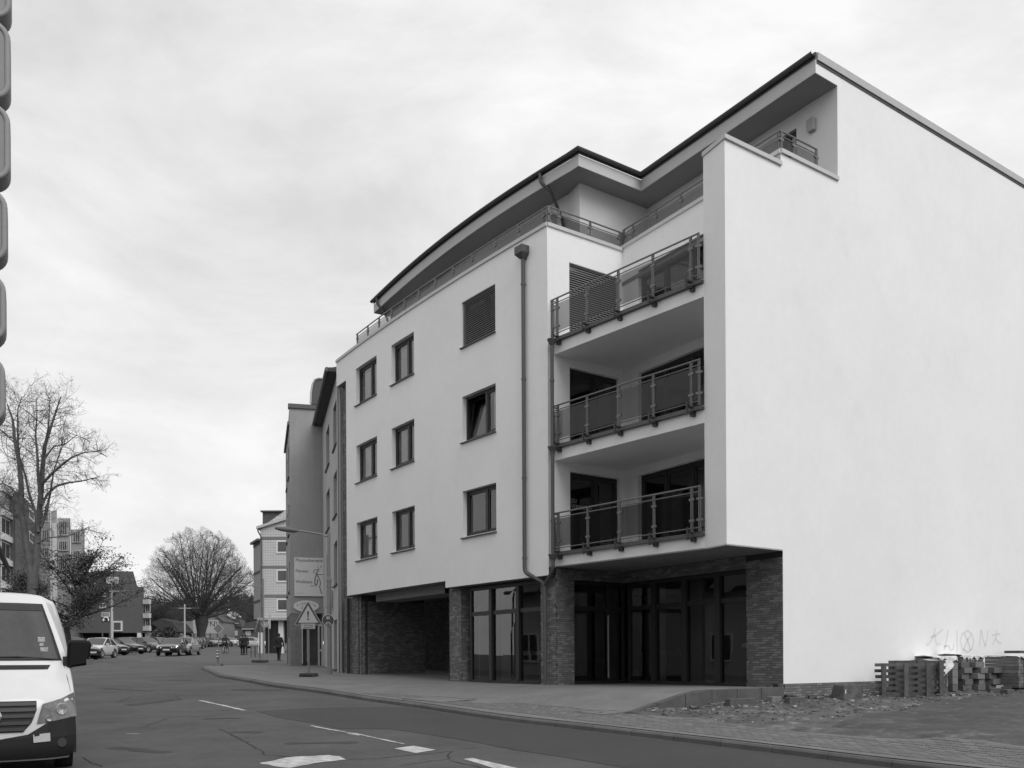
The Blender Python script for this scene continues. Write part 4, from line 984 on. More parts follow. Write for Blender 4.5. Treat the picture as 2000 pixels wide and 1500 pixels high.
m = MB(); ft.box(m, -.25, 6, 1.0, 6, zt(996), zt(993.5)); m.build('roof_rim', METAL, tb)
# darker return face on the left
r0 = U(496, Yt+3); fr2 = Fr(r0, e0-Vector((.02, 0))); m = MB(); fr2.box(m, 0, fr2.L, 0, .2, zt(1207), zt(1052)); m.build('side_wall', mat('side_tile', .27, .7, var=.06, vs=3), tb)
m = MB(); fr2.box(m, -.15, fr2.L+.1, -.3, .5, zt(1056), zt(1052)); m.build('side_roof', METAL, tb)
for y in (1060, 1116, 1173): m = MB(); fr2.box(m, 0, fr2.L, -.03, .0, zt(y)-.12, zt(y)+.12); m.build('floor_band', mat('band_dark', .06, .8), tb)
m = MB(); m.tube([ft.p(.12, -.1, zt(1207)), ft.p(.12, -.1, zt(1050)), ft.p(-.2, -.2, zt(1036))], .07, 6); m.build('downpipe', METAL, tb)
# its ground floor
m = MB(); ft.box(m, 0, ft.L, 1.6, 1.7, 2.2, zt(1207)); m.build('shop_wall', mat('shop_dark', .03, .3), tb)
m = MB(); ft.box(m, -.2, ft.L, -.5, 1.6, zt(1212), zt(1207)); m.build('canopy', grc, tb)
for x in (508.5, 548, 580): m = MB(); a = ft.px(x, 1250)[0]; ft.box(m, a-.22, a+.22, .1, .5, 2.2, zt(1212)); m.build('pillar', WFR, tb)
m = MB(); ft.box(m, 1.2, 3.4, 1.3, 1.5, 2.3, 3.3); m.build('shop_display', mat('display', .3, .8, var=.5, vs=2), tb)

# --- a block builder for the far houses
def block(name, label, cat, p, q, depth, z0, z1, m_, group=None):
    r = empty(name, (p.x, p.y, z0), label, cat, group); f = Fr(p, q); m = MB(); k = q.x/q.y; m.extr([f.p(0, 0, z0), f.p(f.L, 0, z0), f.p(f.L, 0, z1), f.p(0, 0, z1)], (k*depth-.02*depth, depth, 0)); m.build('wall', m_, r); return r, f
def RAY(x, k): u = uv(x, 1250)[0]; return Vector((u*k-.01*k, k, 0))
zY = lambda y, Y, x=100: EYE+(1290-.0052*(x-1000)-y)/1860*Y
# dark brick tower with white balcony bays
Y = 110; r, f = block('apartment_block', 'dark brick apartment block with pale window bays at the left edge behind the bare tree', 'building', U(20, Y), U(40, Y), 1, 2.8, zY(961, Y), dkbr)
g = Fr(U(40, Y), U(78, Y+16)); m = MB(); g.box(m, 0, g.L, 0, .5, 2.8, zY(961, Y)); m.build('receding_wall', dkbr, r)
for yt in (995, 1040, 1086, 1132): far_window(r, g, g.px(57, 1000)[0], g.px(67, 1000)[0], zY(yt+20, Y+9), zY(yt, Y+9), WFR, FARW, .2, 0, 0)
h = Fr(U(1, Y-4), U(20.5, Y)); m = MB(); h.box(m, -3, h.L-.02, .02, .4, 2.8, zY(965, Y)); m.build('bay_wall', grc, r)
for k in range(5):
    y = 957+k*46; m = MB(); h.box(m, .2, h.L+.05, -.35, .0, zY(y+12, Y), zY(y+1, Y)); m.build('spandrel', wpan, r)
    far_window(r, h, .35, h.L-.1, zY(y+45, Y), zY(y+14, Y), WFR, FARW if k not in (0,) else METALL, .12, -.02, 1)
# glazed staircase building
Y = 124; r, f = block('office_building', 'grey concrete and glass building with tall glazed bays behind the leafy tree', 'building', U(76, Y), U(100, Y), 4, 3.2, zY(995, Y), grc)
for (x0, x1, yt) in ((100, 112, 997), (138, 166, 1034), (112, 138, 1012)):
    f2 = Fr(U(x0, Y), U(x1, Y)); m = MB(); m.extr([f2.p(a, .1, z) for a, z in ((.02, 3.2), (f2.L-.02, 3.2), (f2.L-.02, zY(yt, Y)), (.02, zY(yt, Y)))], RAY(x1, 3)); m.build('bay', grc, r)
for (x0, x1, y0, y1) in ((80, 97, 1000, 1020), (82, 99, 1034, 1056), (115, 135, 1017, 1046), (115, 135, 1056, 1076), (142, 160, 1038, 1060), (82, 99, 1068, 1090), (115, 135, 1090, 1115), (142, 160, 1075, 1100)):
    f2 = Fr(U(x0, Y), U(x1, Y)); far_window(r, f2, 0, f2.L, zY(y1, Y), zY(y0, Y), METALL, FARW, .12, -.05, 4)
m = MB(); f2 = Fr(U(105, Y), U(113, Y)); f2.box(m, 0, f2.L, -.3, 0, 4, zY(1022, Y)); m.build('white_column', wpan, r)
# big dark brick building beyond the car park
Y = 122; bb = empty('brick_building', (U(240, Y).x, Y, 3.3), 'large dark brick building with slanted roof edge beyond the parked cars', 'building')
f = Fr(U(152, Y), U(281, Y)); m = MB(); P = [(152, 1236), (281, 1236), (281, 1146), (268.5, 1146), (260, 1116), (186, 1115), (152, 1122)]
m.extr([f.p(f.px(x, y)[0], 0, f.px(x, y)[1]) for x, y in P], RAY(281, 12)); m.build('wall', dkbr, bb)
m = MB(); f.box(m, 0, f.L, 1.5, 1.7, 3.0, zY(1236, Y, 240)); m.build('ground_floor', DARK, bb)
m = MB(); a = f.px(268, 1240)[0]; f.box(m, a, a+.5, 0, .4, 3.0, zY(1236, Y, 240)); m.build('column', wpan, bb)
def wn(x0, x1, y0, y1, mull=1, fr_=WFR, gl=FARW, t=.12): far_window(bb, f, f.px(x0, y1)[0], f.px(x1, y1)[0], f.px(x0, y1)[1], f.px(x0, y0)[1], fr_, gl, t, -.03, mull)
wn(208, 232, 1127, 1140, 1, WFR, METALL); wn(195, 207, 1158, 1166, 1); wn(195, 207, 1178, 1188, 1)
m = MB(); f.box(m, f.px(222, 1230)[0], f.px(240, 1230)[0], -.2, 0, zY(1233, Y, 230), zY(1213, Y, 230)); m.build('framed_panel', WFR, bb)
m = MB(); f.box(m, f.px(224, 1230)[0], f.px(237, 1230)[0], -.24, -.2, zY(1230, Y, 230), zY(1216, Y, 230)); m.build('framed_picture', METAL, bb)
for k, y in enumerate((1171, 1198, 1223)):
    m = MB(); f3 = Fr(U(281.2, Y), U(293, Y-.3)); f3.box(m, 0, f3.L, -.2, .25, zY(y+9, Y, 285), zY(y, Y, 285)); bl = m.build('balcony', mat('balcony_panel', .45, .8, var=.1), bb)
    if k < 2: far_window(bb, f3, .1, f3.L-.1, zY(y+25, Y, 285), zY(y+10, Y, 285), METALL, DARK, .08, .2, 1)
m = MB(); f3 = Fr(U(281.3, Y), U(291, Y)); m.extr([f3.p(a, .3, z) for a, z in ((0, 3), (f3.L, 3), (f3.L, zY(1170, Y, 285)), (0, zY(1170, Y, 285)))], RAY(291, 4)); m.build('side_wing', grc, bb)
# low house with dark roof, and sheds
Y = 135
r = empty('low_house', (U(320, Y).x, Y, 3.7), 'low stone wall house with a dark sloping roof right of the brick building', 'house'); f = Fr(U(282, Y), U(352, Y)); m = MB(); f.box(m, 0, f.px(320, 1240)[0], 0, 4, 3.3, zY(1236, Y, 300)); f.box(m, 0, f.L, 1, 4, 3.3, zY(1240, Y, 300)); m.build('wall', grc, r)
m = MB(); m.extr([f.p(f.px(x, y)[0], -.4, f.px(x, y)[1]) for x, y in ((296, 1216), (322, 1235), (352, 1235), (352, 1232), (338, 1215), (318, 1208))], f.n*6); m.build('roof', roofm, r)
# billboard house behind the big tree
Y = 165
r = empty('gable_house', (U(400, Y).x, Y, 4.4), 'grey gable house carrying a billboard behind the big round tree', 'house'); f = Fr(U(352, Y), U(436, Y)); m = MB()
m.extr([f.p(f.px(x, y)[0], 0, f.px(x, y)[1]) for x, y in ((352, 1262), (436, 1262), (436, 1215), (415, 1198), (396, 1212), (352, 1214))], f.n*8); m.build('wall', mat('mid_render', .2, .9, var=.1), r)
m = MB(); m.extr([f.p(f.px(x, y)[0], -.3, f.px(x, y)[1]) for x, y in ((437, 1216), (437, 1213), (415, 1194), (394, 1211), (396, 1214), (415, 1198))], f.n*8); m.build('roof', roofm, r)
Y = 158
sgb = empty('billboard', (U(402, Y).x, Y, 4.3), 'white billboard with black letters half hidden by the tree trunk', 'billboard'); f = Fr(U(377, Y), U(426, Y)); m = MB(); f.box(m, 0, f.px(426, 1220)[0], 0, .2, zY(1237, Y, 400), zY(1211, Y, 400)); m.build('panel', mat('billboard_white', .42, .7), sgb)
for x in (378, 392, 410, 424): m = MB(); a = f.px(x, 1240)[0]; f.box(m, a-.1, a+.1, .05, .2, 4, zY(1237, Y, 400)); m.build('post', METAL, sgb)
put('N!', 409, 1219.5, 1.25, BLACK, sgb, f, -.01); m = MB(); f.box(m, f.px(408, 1220)[0], f.px(420.5, 1220)[0], -.012, -.004, zY(1214.4, Y, 400), zY(1213.8, Y, 400)); m.build('printed_frame', BLACK, sgb)
# row of small houses with pale windows
Y = 172
hr = empty('terraced_house', (U(455, Y).x, Y, 4.6), 'dark small house with pale paired windows, right of the billboard', 'house'); f = Fr(U(436, Y), U(476, Y)); m = MB()
m.extr([f.p(f.px(x, y)[0], 0, f.px(x, y)[1]) for x, y in ((436, 1262), (476, 1262), (476, 1226), (466, 1216), (436, 1216))], f.n*8); m.build('wall', dkbr, hr)
for x0, x1, y0, y1 in ((445, 450, 1232, 1241), (453, 458, 1232, 1241), (459, 464, 1232, 1241), (453, 457, 1247, 1258), (459, 463, 1247, 1258), (438, 442, 1217, 1225)): far_window(hr, f, f.px(x0, y0)[0], f.px(x1, y0)[0], f.px(x0, y1)[1], f.px(x0, y0)[1], WFR, METALL, .1, -.03, 0)
m = MB(); f.box(m, f.px(445, 1210)[0], f.px(467, 1210)[0], -.3, .0, zY(1218.3, Y, 450), zY(1216.6, Y, 450)); m.build('eave_board', METALL, hr)
m = MB(); m.extr([f.p(f.px(x, y)[0], -.2, f.px(x, y)[1]) for x, y in ((436, 1216.5), (476, 1227), (466, 1209), (442, 1207))], f.n*4); m.build('roof', roofm, hr)
hr2 = empty('terraced_house', (U(490, Y-8).x, Y-8, 4.5), 'dark gabled house with a triple pale window, next to the tiled building', 'house'); f = Fr(U(474, Y-8), U(512, Y-8)); m = MB()
m.extr([f.p(f.px(x, y)[0], 0, f.px(x, y)[1]) for x, y in ((474, 1262), (512, 1262), (512, 1228), (474, 1228))], f.n*8); m.build('wall', dkbr, hr2)
m = MB(); m.extr([f.p(f.px(x, y)[0], -.5, f.px(x, y)[1]) for x, y in ((472, 1229), (514, 1229), (500, 1213), (483, 1217))], f.n*6); m.build('roof', roofm, hr2)
m = MB(); f.box(m, f.px(474, 1210)[0], f.px(498, 1210)[0], -.6, -.5, zY(1229.6, Y-8, 480), zY(1228, Y-8, 480)); m.build('eave_board', METALL, hr2)
for x0, x1, y0, y1 in ((479.5, 482.5, 1232, 1241), (483.5, 486, 1232, 1241), (487, 489.5, 1232, 1241), (484, 489, 1248, 1258)): far_window(hr2, f, f.px(x0, y0)[0], f.px(x1, y0)[0], f.px(x0, y1)[1], f.px(x0, y0)[1], WFR, METALL, .08, -.03, 0)
m = MB(); f.box(m, f.px(472, 1210)[0], f.px(492, 1210)[0], -.8, -.3, zY(1246, Y-8, 480), zY(1244, Y-8, 480)); m.build('shop_fascia', METALL, hr2)
Y = 205
r = empty('white_roof_house', (U(450, Y).x, Y, 7), 'house with a bright white pointed roof above the dark small houses', 'house'); f = Fr(U(430, Y), U(470, Y)); m = MB()
m.extr([f.p(f.px(x, y)[0], 0, f.px(x, y)[1]) for x, y in ((434.5, 1206.5), (443, 1213), (446, 1209), (455, 1211), (460, 1208), (466, 1206), (458, 1198), (451, 1194))], f.n*3); m.build('roof', mat('bright_roof', .95, .5), r)
m = MB(); f.box(m, f.px(440, 1210)[0], f.px(462, 1210)[0], .1, 3, 5, zY(1210, Y, 450)); m.build('wall', dkbr, r)

# --- houses on the near left side of the street (one just enters the frame, both show in the glass)
def street_house(loc, p, q, z0, z1, label, n_f, seed):
    r = empty('street_house', (*loc, z0), label, 'house', 'older houses on the left side of the street'); f = Fr(q, p); L0 = f.L; wm = mat('old_render', .42, .95, var=.08, vs=.8)
    m = MB(); f.box(m, 0, L0, 0, 8, z0, z1); m.build('wall', wm, r)
    m = MB(); m.extr([f.p(-.1, -.4, z1), f.p(-.1, -.4, z1+.12), f.p(-.1, 4, z1+4), f.p(-.1, 8.5, z1+.12), f.p(-.1, 8.5, z1)], f.d*(L0+.2)); m.build('roof', roofm, r)
    m = MB(); m.tube([f.p(-.4, -.58, z1+.06), f.p(L0+.4, -.58, z1+.06)], .09, 8); m.build('gutter', METAL, r)
    a = 1.
    while a < L0-1.5:
        for k in range(n_f): far_window(r, f, a, a+1.1, z0+1.2+k*2.8, z0+2.6+k*2.8, WFR, FARW, .1, -.03, 1)
        a += 2.3
    return r, f
hA = street_house((-16, 30), Vector((-18.42, 33.5)), Vector((-12.2, 20.6)), .3, 5.0, 'pale old house whose eave and gutter just show at the left edge', 1, 1)
hr_, f_ = hA; m = MB(); e = f_.p(0, -.1, 0); c_ = Vector((-18.02, 33.5, 0)); dd = f_
m.tube([(-18.05, 33.45, 4.9), (-18.12, 33.5, 4.75), (-18.35, 33.6, 4.6), (-18.35, 33.6, .9)], .05, 8); m.build('downpipe', METAL, hr_)
hC = street_house((16, -6), Vector((9, -3)), Vector((26, 5)), -.3, 9.5, 'unseen tall house added behind the camera to shade the foot of the gable', 3, 3)  # out of view, added to block low light from the lower gable wall
hB = street_house((-8, 4), Vector((-7.2, 11)), Vector((-6.5, -8)), -.1, 7.4, 'tall old house beside the camera carrying the blade sign', 2, 2)
# blade sign: a column of rounded light boxes
sgn = empty('blade_sign', (-5.2, 9.2, 6), 'column of rounded grey light boxes hanging at the left edge of the view', 'sign')
boxm = mat('light_box_rim', .26, .6, var=.05, vs=6); facem = mat('light_box_face', .20, .5, var=.06, vs=3); under = mat('light_box_under', .05, .6)
bx = [(-112, 42, 22.5), (44, 199, 21), (206, 357, 20.5), (371, 515, 15), (535, 671, 12), (695, 830, 10.5)]
for (ya, yb, xr) in bx:
    Yb = 9.2; z1_, z0_ = pt(10, ya, Yb).z, pt(10, yb, Yb).z; x1_ = pt(xr, (ya+yb)/2, Yb).x; W0, rad = .62, .17; H0 = z1_-z0_
    def rr(ins, n=6):
        P = []
        for cx, cz, t0 in ((x1_-rad, z1_-rad, 0), (x1_-W0+rad, z1_-rad, 90), (x1_-W0+rad, z0_+rad, 180), (x1_-rad, z0_+rad, 270)):
            for k in range(n+1): t = R(t0+90*k/n); P.append((cx+(rad-ins)*math.cos(t), cz+(rad-ins)*math.sin(t)))
        return P
    c5, s5 = math.cos(R(27)), math.sin(R(27))
    TR = lambda x, y, z: (x1_+(x-x1_)*c5-(y-Yb)*s5, Yb+(x-x1_)*s5+(y-Yb)*c5, z)
    m = MB(); secs = []
    for ins, y in ((0.0, .30), (0, .02), (.008, .004), (.02, 0), (.042, 0), (.050, .006), (.056, .018)): secs.append([TR(x, Yb+y, z) for x, z in rr(ins)+[rr(ins)[0]]])
    m.grid(secs); b = m.build('light_box', boxm, sgn, smooth=True, angle=60)
    m = MB(); m.add([TR(x, Yb+.016, z) for x, z in rr(.056)], [tuple(range(28))]); m.build('face_panel', facem, b)
    m = MB(); m.add([TR(x, Yb+.30, z) for x, z in rr(0)], [tuple(range(28))]); m.build('back_panel', under, b)
m = MB(); zb_ = pt(10, 830, 9.2).z; m.box(-5.50, -5.40, 9.42, 9.52, zb_+.2, 9.0)
for z in (4.3, 6.3, 8.3): m.box(-6.9, -5.4, 9.44, 9.50, z, z+.06)
m.build('mounting_bracket', STEEL, sgn)

# --- hill with winter woodland behind the town
def hz(x, y): return 6+17*sst(y, 215, 330)*(.75+.25*math.sin(x*.013+1))*sst(x, 240, 120)*sst(x, -420, -160)+(y-200)*.01
m = MB(); m.grid([[(x, y, hz(x, y)) for x in range(-420, 260, 20)] for y in range(205, 420, 15)]); tag(m.build('hill', mat('hill_ground', .06, .95, var=.4, vs=.05), smooth=True), kind='structure')
tw = mat('far_twigs', .07, .95); m = MB(); rr_ = random.Random(5)
for i in range(2400):
    x = rr_.uniform(-150, -40); y = rr_.uniform(212, 320); zb = hz(x, y); h = rr_.uniform(5, 8); m.tube([(x, y, zb), (x, y, zb+h*.7)], [.16, .05], 3, caps=False)
    for k in range(26):
        a = rr_.uniform(0, 6.28); z = zb+h*rr_.uniform(.2, .8); l = rr_.uniform(1, 2.8)*(1.1-(z-zb)/h*.5); s_ = rr_.uniform(.3, .9)
        p = Vector((x, y, z)); q = p+Vector((math.cos(a)*l*.7, math.sin(a)*l*.7, l*s_)); w_ = Vector((.07, 0, .05)); m.add([p-w_, p+w_, q], [(0, 1, 2)])
tag(m.build('winter_woodland', tw), kind='stuff')
# ================================================================== VEHICLES
vanw = mat('van_paint', .72, .32, var=.03, vs=3, coat=.4); vglass = mat('van_glass', .05, .07, spec=.8, var=.25, vs=1.2); lampm = mat('lamp_glass', .45, .08, metal=.5, var=.5, vs=14); chrome = mat('chrome', .6, .15, metal=1)
bumper = mat('bumper_plastic', .018, .6, var=.1, vs=4)
van = empty('delivery_van', (-6.6, 12.1, zr(12.1)), 'white delivery van parked facing the camera, cut by the left edge', 'van'); ORG['delivery_van'] = Vector((0, 0, 0)); van.rotation_euler = (0, 0, R(28.6))
zb_ = [.2, .32, .5, .7, .86, .98, 1.04, 1.2, 1.36, 1.47, 1.50, 1.9, 2.33, 2.40, 2.47, 2.52, 2.54]
def vb(z): return float(np.interp(z, [.2, .32, .5, .7, .86, .98, 1.04, 1.2, 1.36, 1.47, 1.50, 1.9, 2.33, 2.40, 2.47, 2.52, 2.54], [.10, .02, .0, .0, .02, .05, .10, .30, .52, .72, .76, 1.09, 1.44, 1.55, 1.75, 2.2, 3.0]))
def vh(z): return float(np.interp(z, [.2, .32, .5, .7, .86, 1.04, 1.2, 1.47, 1.9, 2.33, 2.40, 2.47, 2.52, 2.54], [.90, .96, .98, .985, .985, .97, .96, .935, .82, .69, .66, .6, .48, .3]))
def vS(x, z, pr=0.):
    t = abs(x)/vh(z); k = .30 if z < 1.1 else .30-.10*min(1, (z-1.1)/.4); e = 4 if z < 1.3 else 3
    return (x, vb(z)+k*min(t, 1.02)**e-pr, z)
m = MB(); cols_ = [i/24 for i in range(-24, 25)]
m.grid([[vS(vh(z)*t, z) for t in cols_] for z in zb_])
for s in (-1, 1):
    rows = []
    for z in zb_:
        x, y, _ = vS(vh(z), z); hs = float(np.interp(z, [.2, .5, 1.2, 1.6, 2.2, 2.45, 2.54], [.93, .99, 1.0, .98, .9, .78, .4])); rows.append([(s*x, y, z), (s*(x+hs)/2, y+.15, z), (s*hs, y+.5, z), (s*hs, 5.75, z)])
    m.grid(rows)
m.grid([[(x, y, 2.54+.02*(1-abs(x))) for x in (-.3, 0, .3)] for y in (3.0, 5.75)]); m.box(-.9, .9, 5.7, 5.78, .3, 2.5)
body = m.build('body', vanw, van, smooth=True, world=False, angle=50)
def patch(name, mt, par, pts, pr, n=6, smooth=True):    # pts: rows of (x,z), interpolated over the nose surface
    m = MB(); rows = []
    for a, b in pts: rows.append([vS(a[0]+(b[0]-a[0])*k/n, a[1]+(b[1]-a[1])*k/n, pr) for k in range(n+1)])
    m.grid(rows); return m.build(name, mt, par, smooth=smooth, world=False)
ws = patch('windscreen', vglass, van, [((-.87*vh(z)/.93*.93, z), (.87*vh(z)/.93*.93, z)) for z in (1.53, 1.7, 1.9, 2.1, 2.31)], .014, 24)
patch('screen_seal', BLACK, van, [((-.92*vh(z), z), (.92*vh(z), z)) for z in (1.505, 1.7, 1.9, 2.1, 2.325)], .007, 24)
patch('sun_band', mat('tint_band', .03, .2), ws, [((-.86*vh(z), z), (.86*vh(z), z)) for z in (2.22, 2.26, 2.305)], .022, 24)
for (x, z, w_, h_) in ((.60, 1.80, .09, .07), (.60, 1.73, .05, .045), (.63, 1.66, .10, .06)): patch('windscreen_sticker', mat('sticker', .3, .6, var=.5, vs=30), ws, [((x-w_/2, z-h_/2), (x+w_/2, z-h_/2)), ((x-w_/2, z+h_/2), (x+w_/2, z+h_/2))], .02, 2)
m = MB(); m.tube([vS(.75, 1.525, .03), vS(.3, 1.56, .03), vS(-.3, 1.55, .03)], .012, 6); m.build('wiper', BLACK, van, world=False)
vent = patch('bonnet_vent', mat('vent_black', .03, .7), van, [((-.70, 1.445), (.70, 1.445)), ((-.66, 1.385), (.66, 1.385))], .008, 16)
m = MB()
for i in range(44): x = -.62+i*.0288; a, b = vS(x, 1.39, .02), vS(x, 1.44, .02); m.bar(a, b, .006, .01)
tag(m.build('vent_rib', BLACK, vent, world=False), kind='stuff')
gr = patch('grille', mat('grille_black', .02, .7), van, [((-.48, .93), (.48, .93)), ((-.50, .98-.0), (.50, .98)), ((-.50, .86), (.50, .86)), ((-.44, .70), (.44, .70)), ((-.34, .58), (.34, .58))][1:], .012, 12)
for z, w_ in ((.945, .49), (.87, .49), (.79, .47), (.70, .42), (.62, .36)):
    m = MB(); m.grid([[vS(-w_+2*w_*k/10, z+dz, .03) for k in range(11)] for dz in (-.022, .022)]); m.grid([[vS(-w_+2*w_*k/10, z+.022, pr_) for k in range(11)] for pr_ in (.005, .03)]); m.build('grille_slat', mat('grille_slat', .05, .5), gr, world=False)
m = MB(); m.lathe((0, 0, 0), [(.10, 0), (.10, .012), (.085, .02)], 20); em = m.build('badge_ring', chrome, gr, world=False); em.rotation_euler = (R(90), 0, 0); em.location = (0, -.05, .79)
bp = patch('bumper', bumper, van, [((-vh(z)*1.0, z), (vh(z)*1.0, z)) for z in (.22, .32, .42, .50)], .02, 20)
for s in (-1, 1):
    m = MB(); q = [[vS(s*x, z, .024) for x, z in r_] for r_ in (((.10, .50), (.38, .50), (.62, .50), (.85, .50), (.98, .50)), ((.12, .505), (.40, .55), (.64, .70), (.85, .735), (.982, .76)))]; m.grid(q); m.build('bumper_corner', bumper, van, world=False)
    hl = [[vS(s*x, z, .02) for x, z in r_] for r_ in (((.50, .685), (.65, .70), (.8, .73), (.92, .755), (.98, .775)), ((.52, .76), (.66, .79), (.8, .82), (.92, .84), (.982, .85)), ((.545, .85), (.66, .88), (.8, .91), (.92, .94), (.98, .95)), ((.57, .935), (.66, .96), (.8, 1.0), (.91, 1.05), (.965, 1.075)))]
    m = MB(); m.grid(hl); h_ = m.build('headlight', mat('headlight_cover', .22, .08, metal=.3, var=.35, vs=7), van, smooth=True, world=False)
    for cx, cz, rr_ in ((.80, .86, .085), (.64, .745, .04)):
        c = vS(s*cx, cz, .03); m = MB(); m.lathe((0, 0, 0), [(rr_, -.01), (rr_*.85, .012), (rr_*.4, .004)], 16); o = m.build('lamp', lampm, h_, world=False, smooth=True); o.rotation_euler = (R(90), 0, R(s*25)); o.location = c
    c = vS(s*.80, .42, .025); m = MB(); m.lathe((0, 0, 0), [(.07, -.01), (.06, .01)], 14); o = m.build('fog_lamp', mat('fog_dark', .06, .2), bp, world=False); o.rotation_euler = (R(90), 0, R(s*20)); o.location = c
    m = MB(); W_m = [(.99, .86, 1.40), (1.0, .80, 1.46)]
    x0_, x1_ = .93, 1.22; 
    def rb(y, ins):
        P = []
        for cx, cz, t0 in ((x1_-.07, 1.80-.08, 0), (x0_+.06, 1.80-.08, 90), (x0_+.05, 1.42+.06, 180), (x1_-.10, 1.42+.08, 270)):
            for k in range(5): t = R(t0+22.5*k); P.append((s*(cx+(.07-ins)*math.cos(t)), y, cz+(.07-ins)*math.sin(t)))
        return P
    secs = [rb(.93, 0), rb(.80, 0), rb(.76, .012), rb(.745, .035)]; m.grid([q+[q[0]] for q in secs]); m.add(secs[-1], [tuple(range(20))]); m.add(secs[0], [tuple(range(20))])
    mi = m.build('wing_mirror', mat('mirror_black', .008, .6, spec=.2), van, smooth=True, world=False, angle=50)
    m = MB(); m.box(*sorted((s*.86, s*.98)), .82, .90, 1.40, 1.56); m.build('mirror_arm', BLACK, mi, world=False)
    m = MB(); m.grid([[(s*x, .74, z) for x in (1.15, 1.235)] for z in (1.44, 1.52)]); m.build('indicator_lens', mat('amber_lens', .12, .3), mi, world=False)
    for y in (.95, 4.7):
        m = MB(); m.lathe((0, 0, 0), [(.2, -.11), (.33, -.11), (.345, -.08), (.345, .08), (.33, .11), (.2, .11)], 20); wh_ = m.build('wheel', RUBBER, van, world=False, smooth=True); wh_.rotation_euler = (0, R(90), 0); wh_.location = (s*.86, y, .345)
        m = MB(); m.lathe((0, 0, 0), [(.2, -.09), (.21, .0), (.2, .1), (.08, .09)], 16); m.build('rim', METALL, wh_, world=False)
    m = MB(); m.box(*sorted((s*.70, s*1.0)), .5, 1.4, .25, .74); m.build('wheel_arch', BLACK, van, world=False)
patch('plate', mat('number_plate', .55, .5), van, [((.46, .44), (.66, .45)), ((.455, .545), (.655, .56))], .035, 3)
patch('plate_bracket', BLACK, van, [((.47, .525), (.53, .53)), ((.47, .55), (.53, .555))], .04, 1)
m = MB(); m.tube([vS(.925, 1.08, .004), vS(.90, 1.25, .004), vS(.868, 1.44, .004)], .004, 4); m.build('bonnet_seam', BLACK, van, world=False)

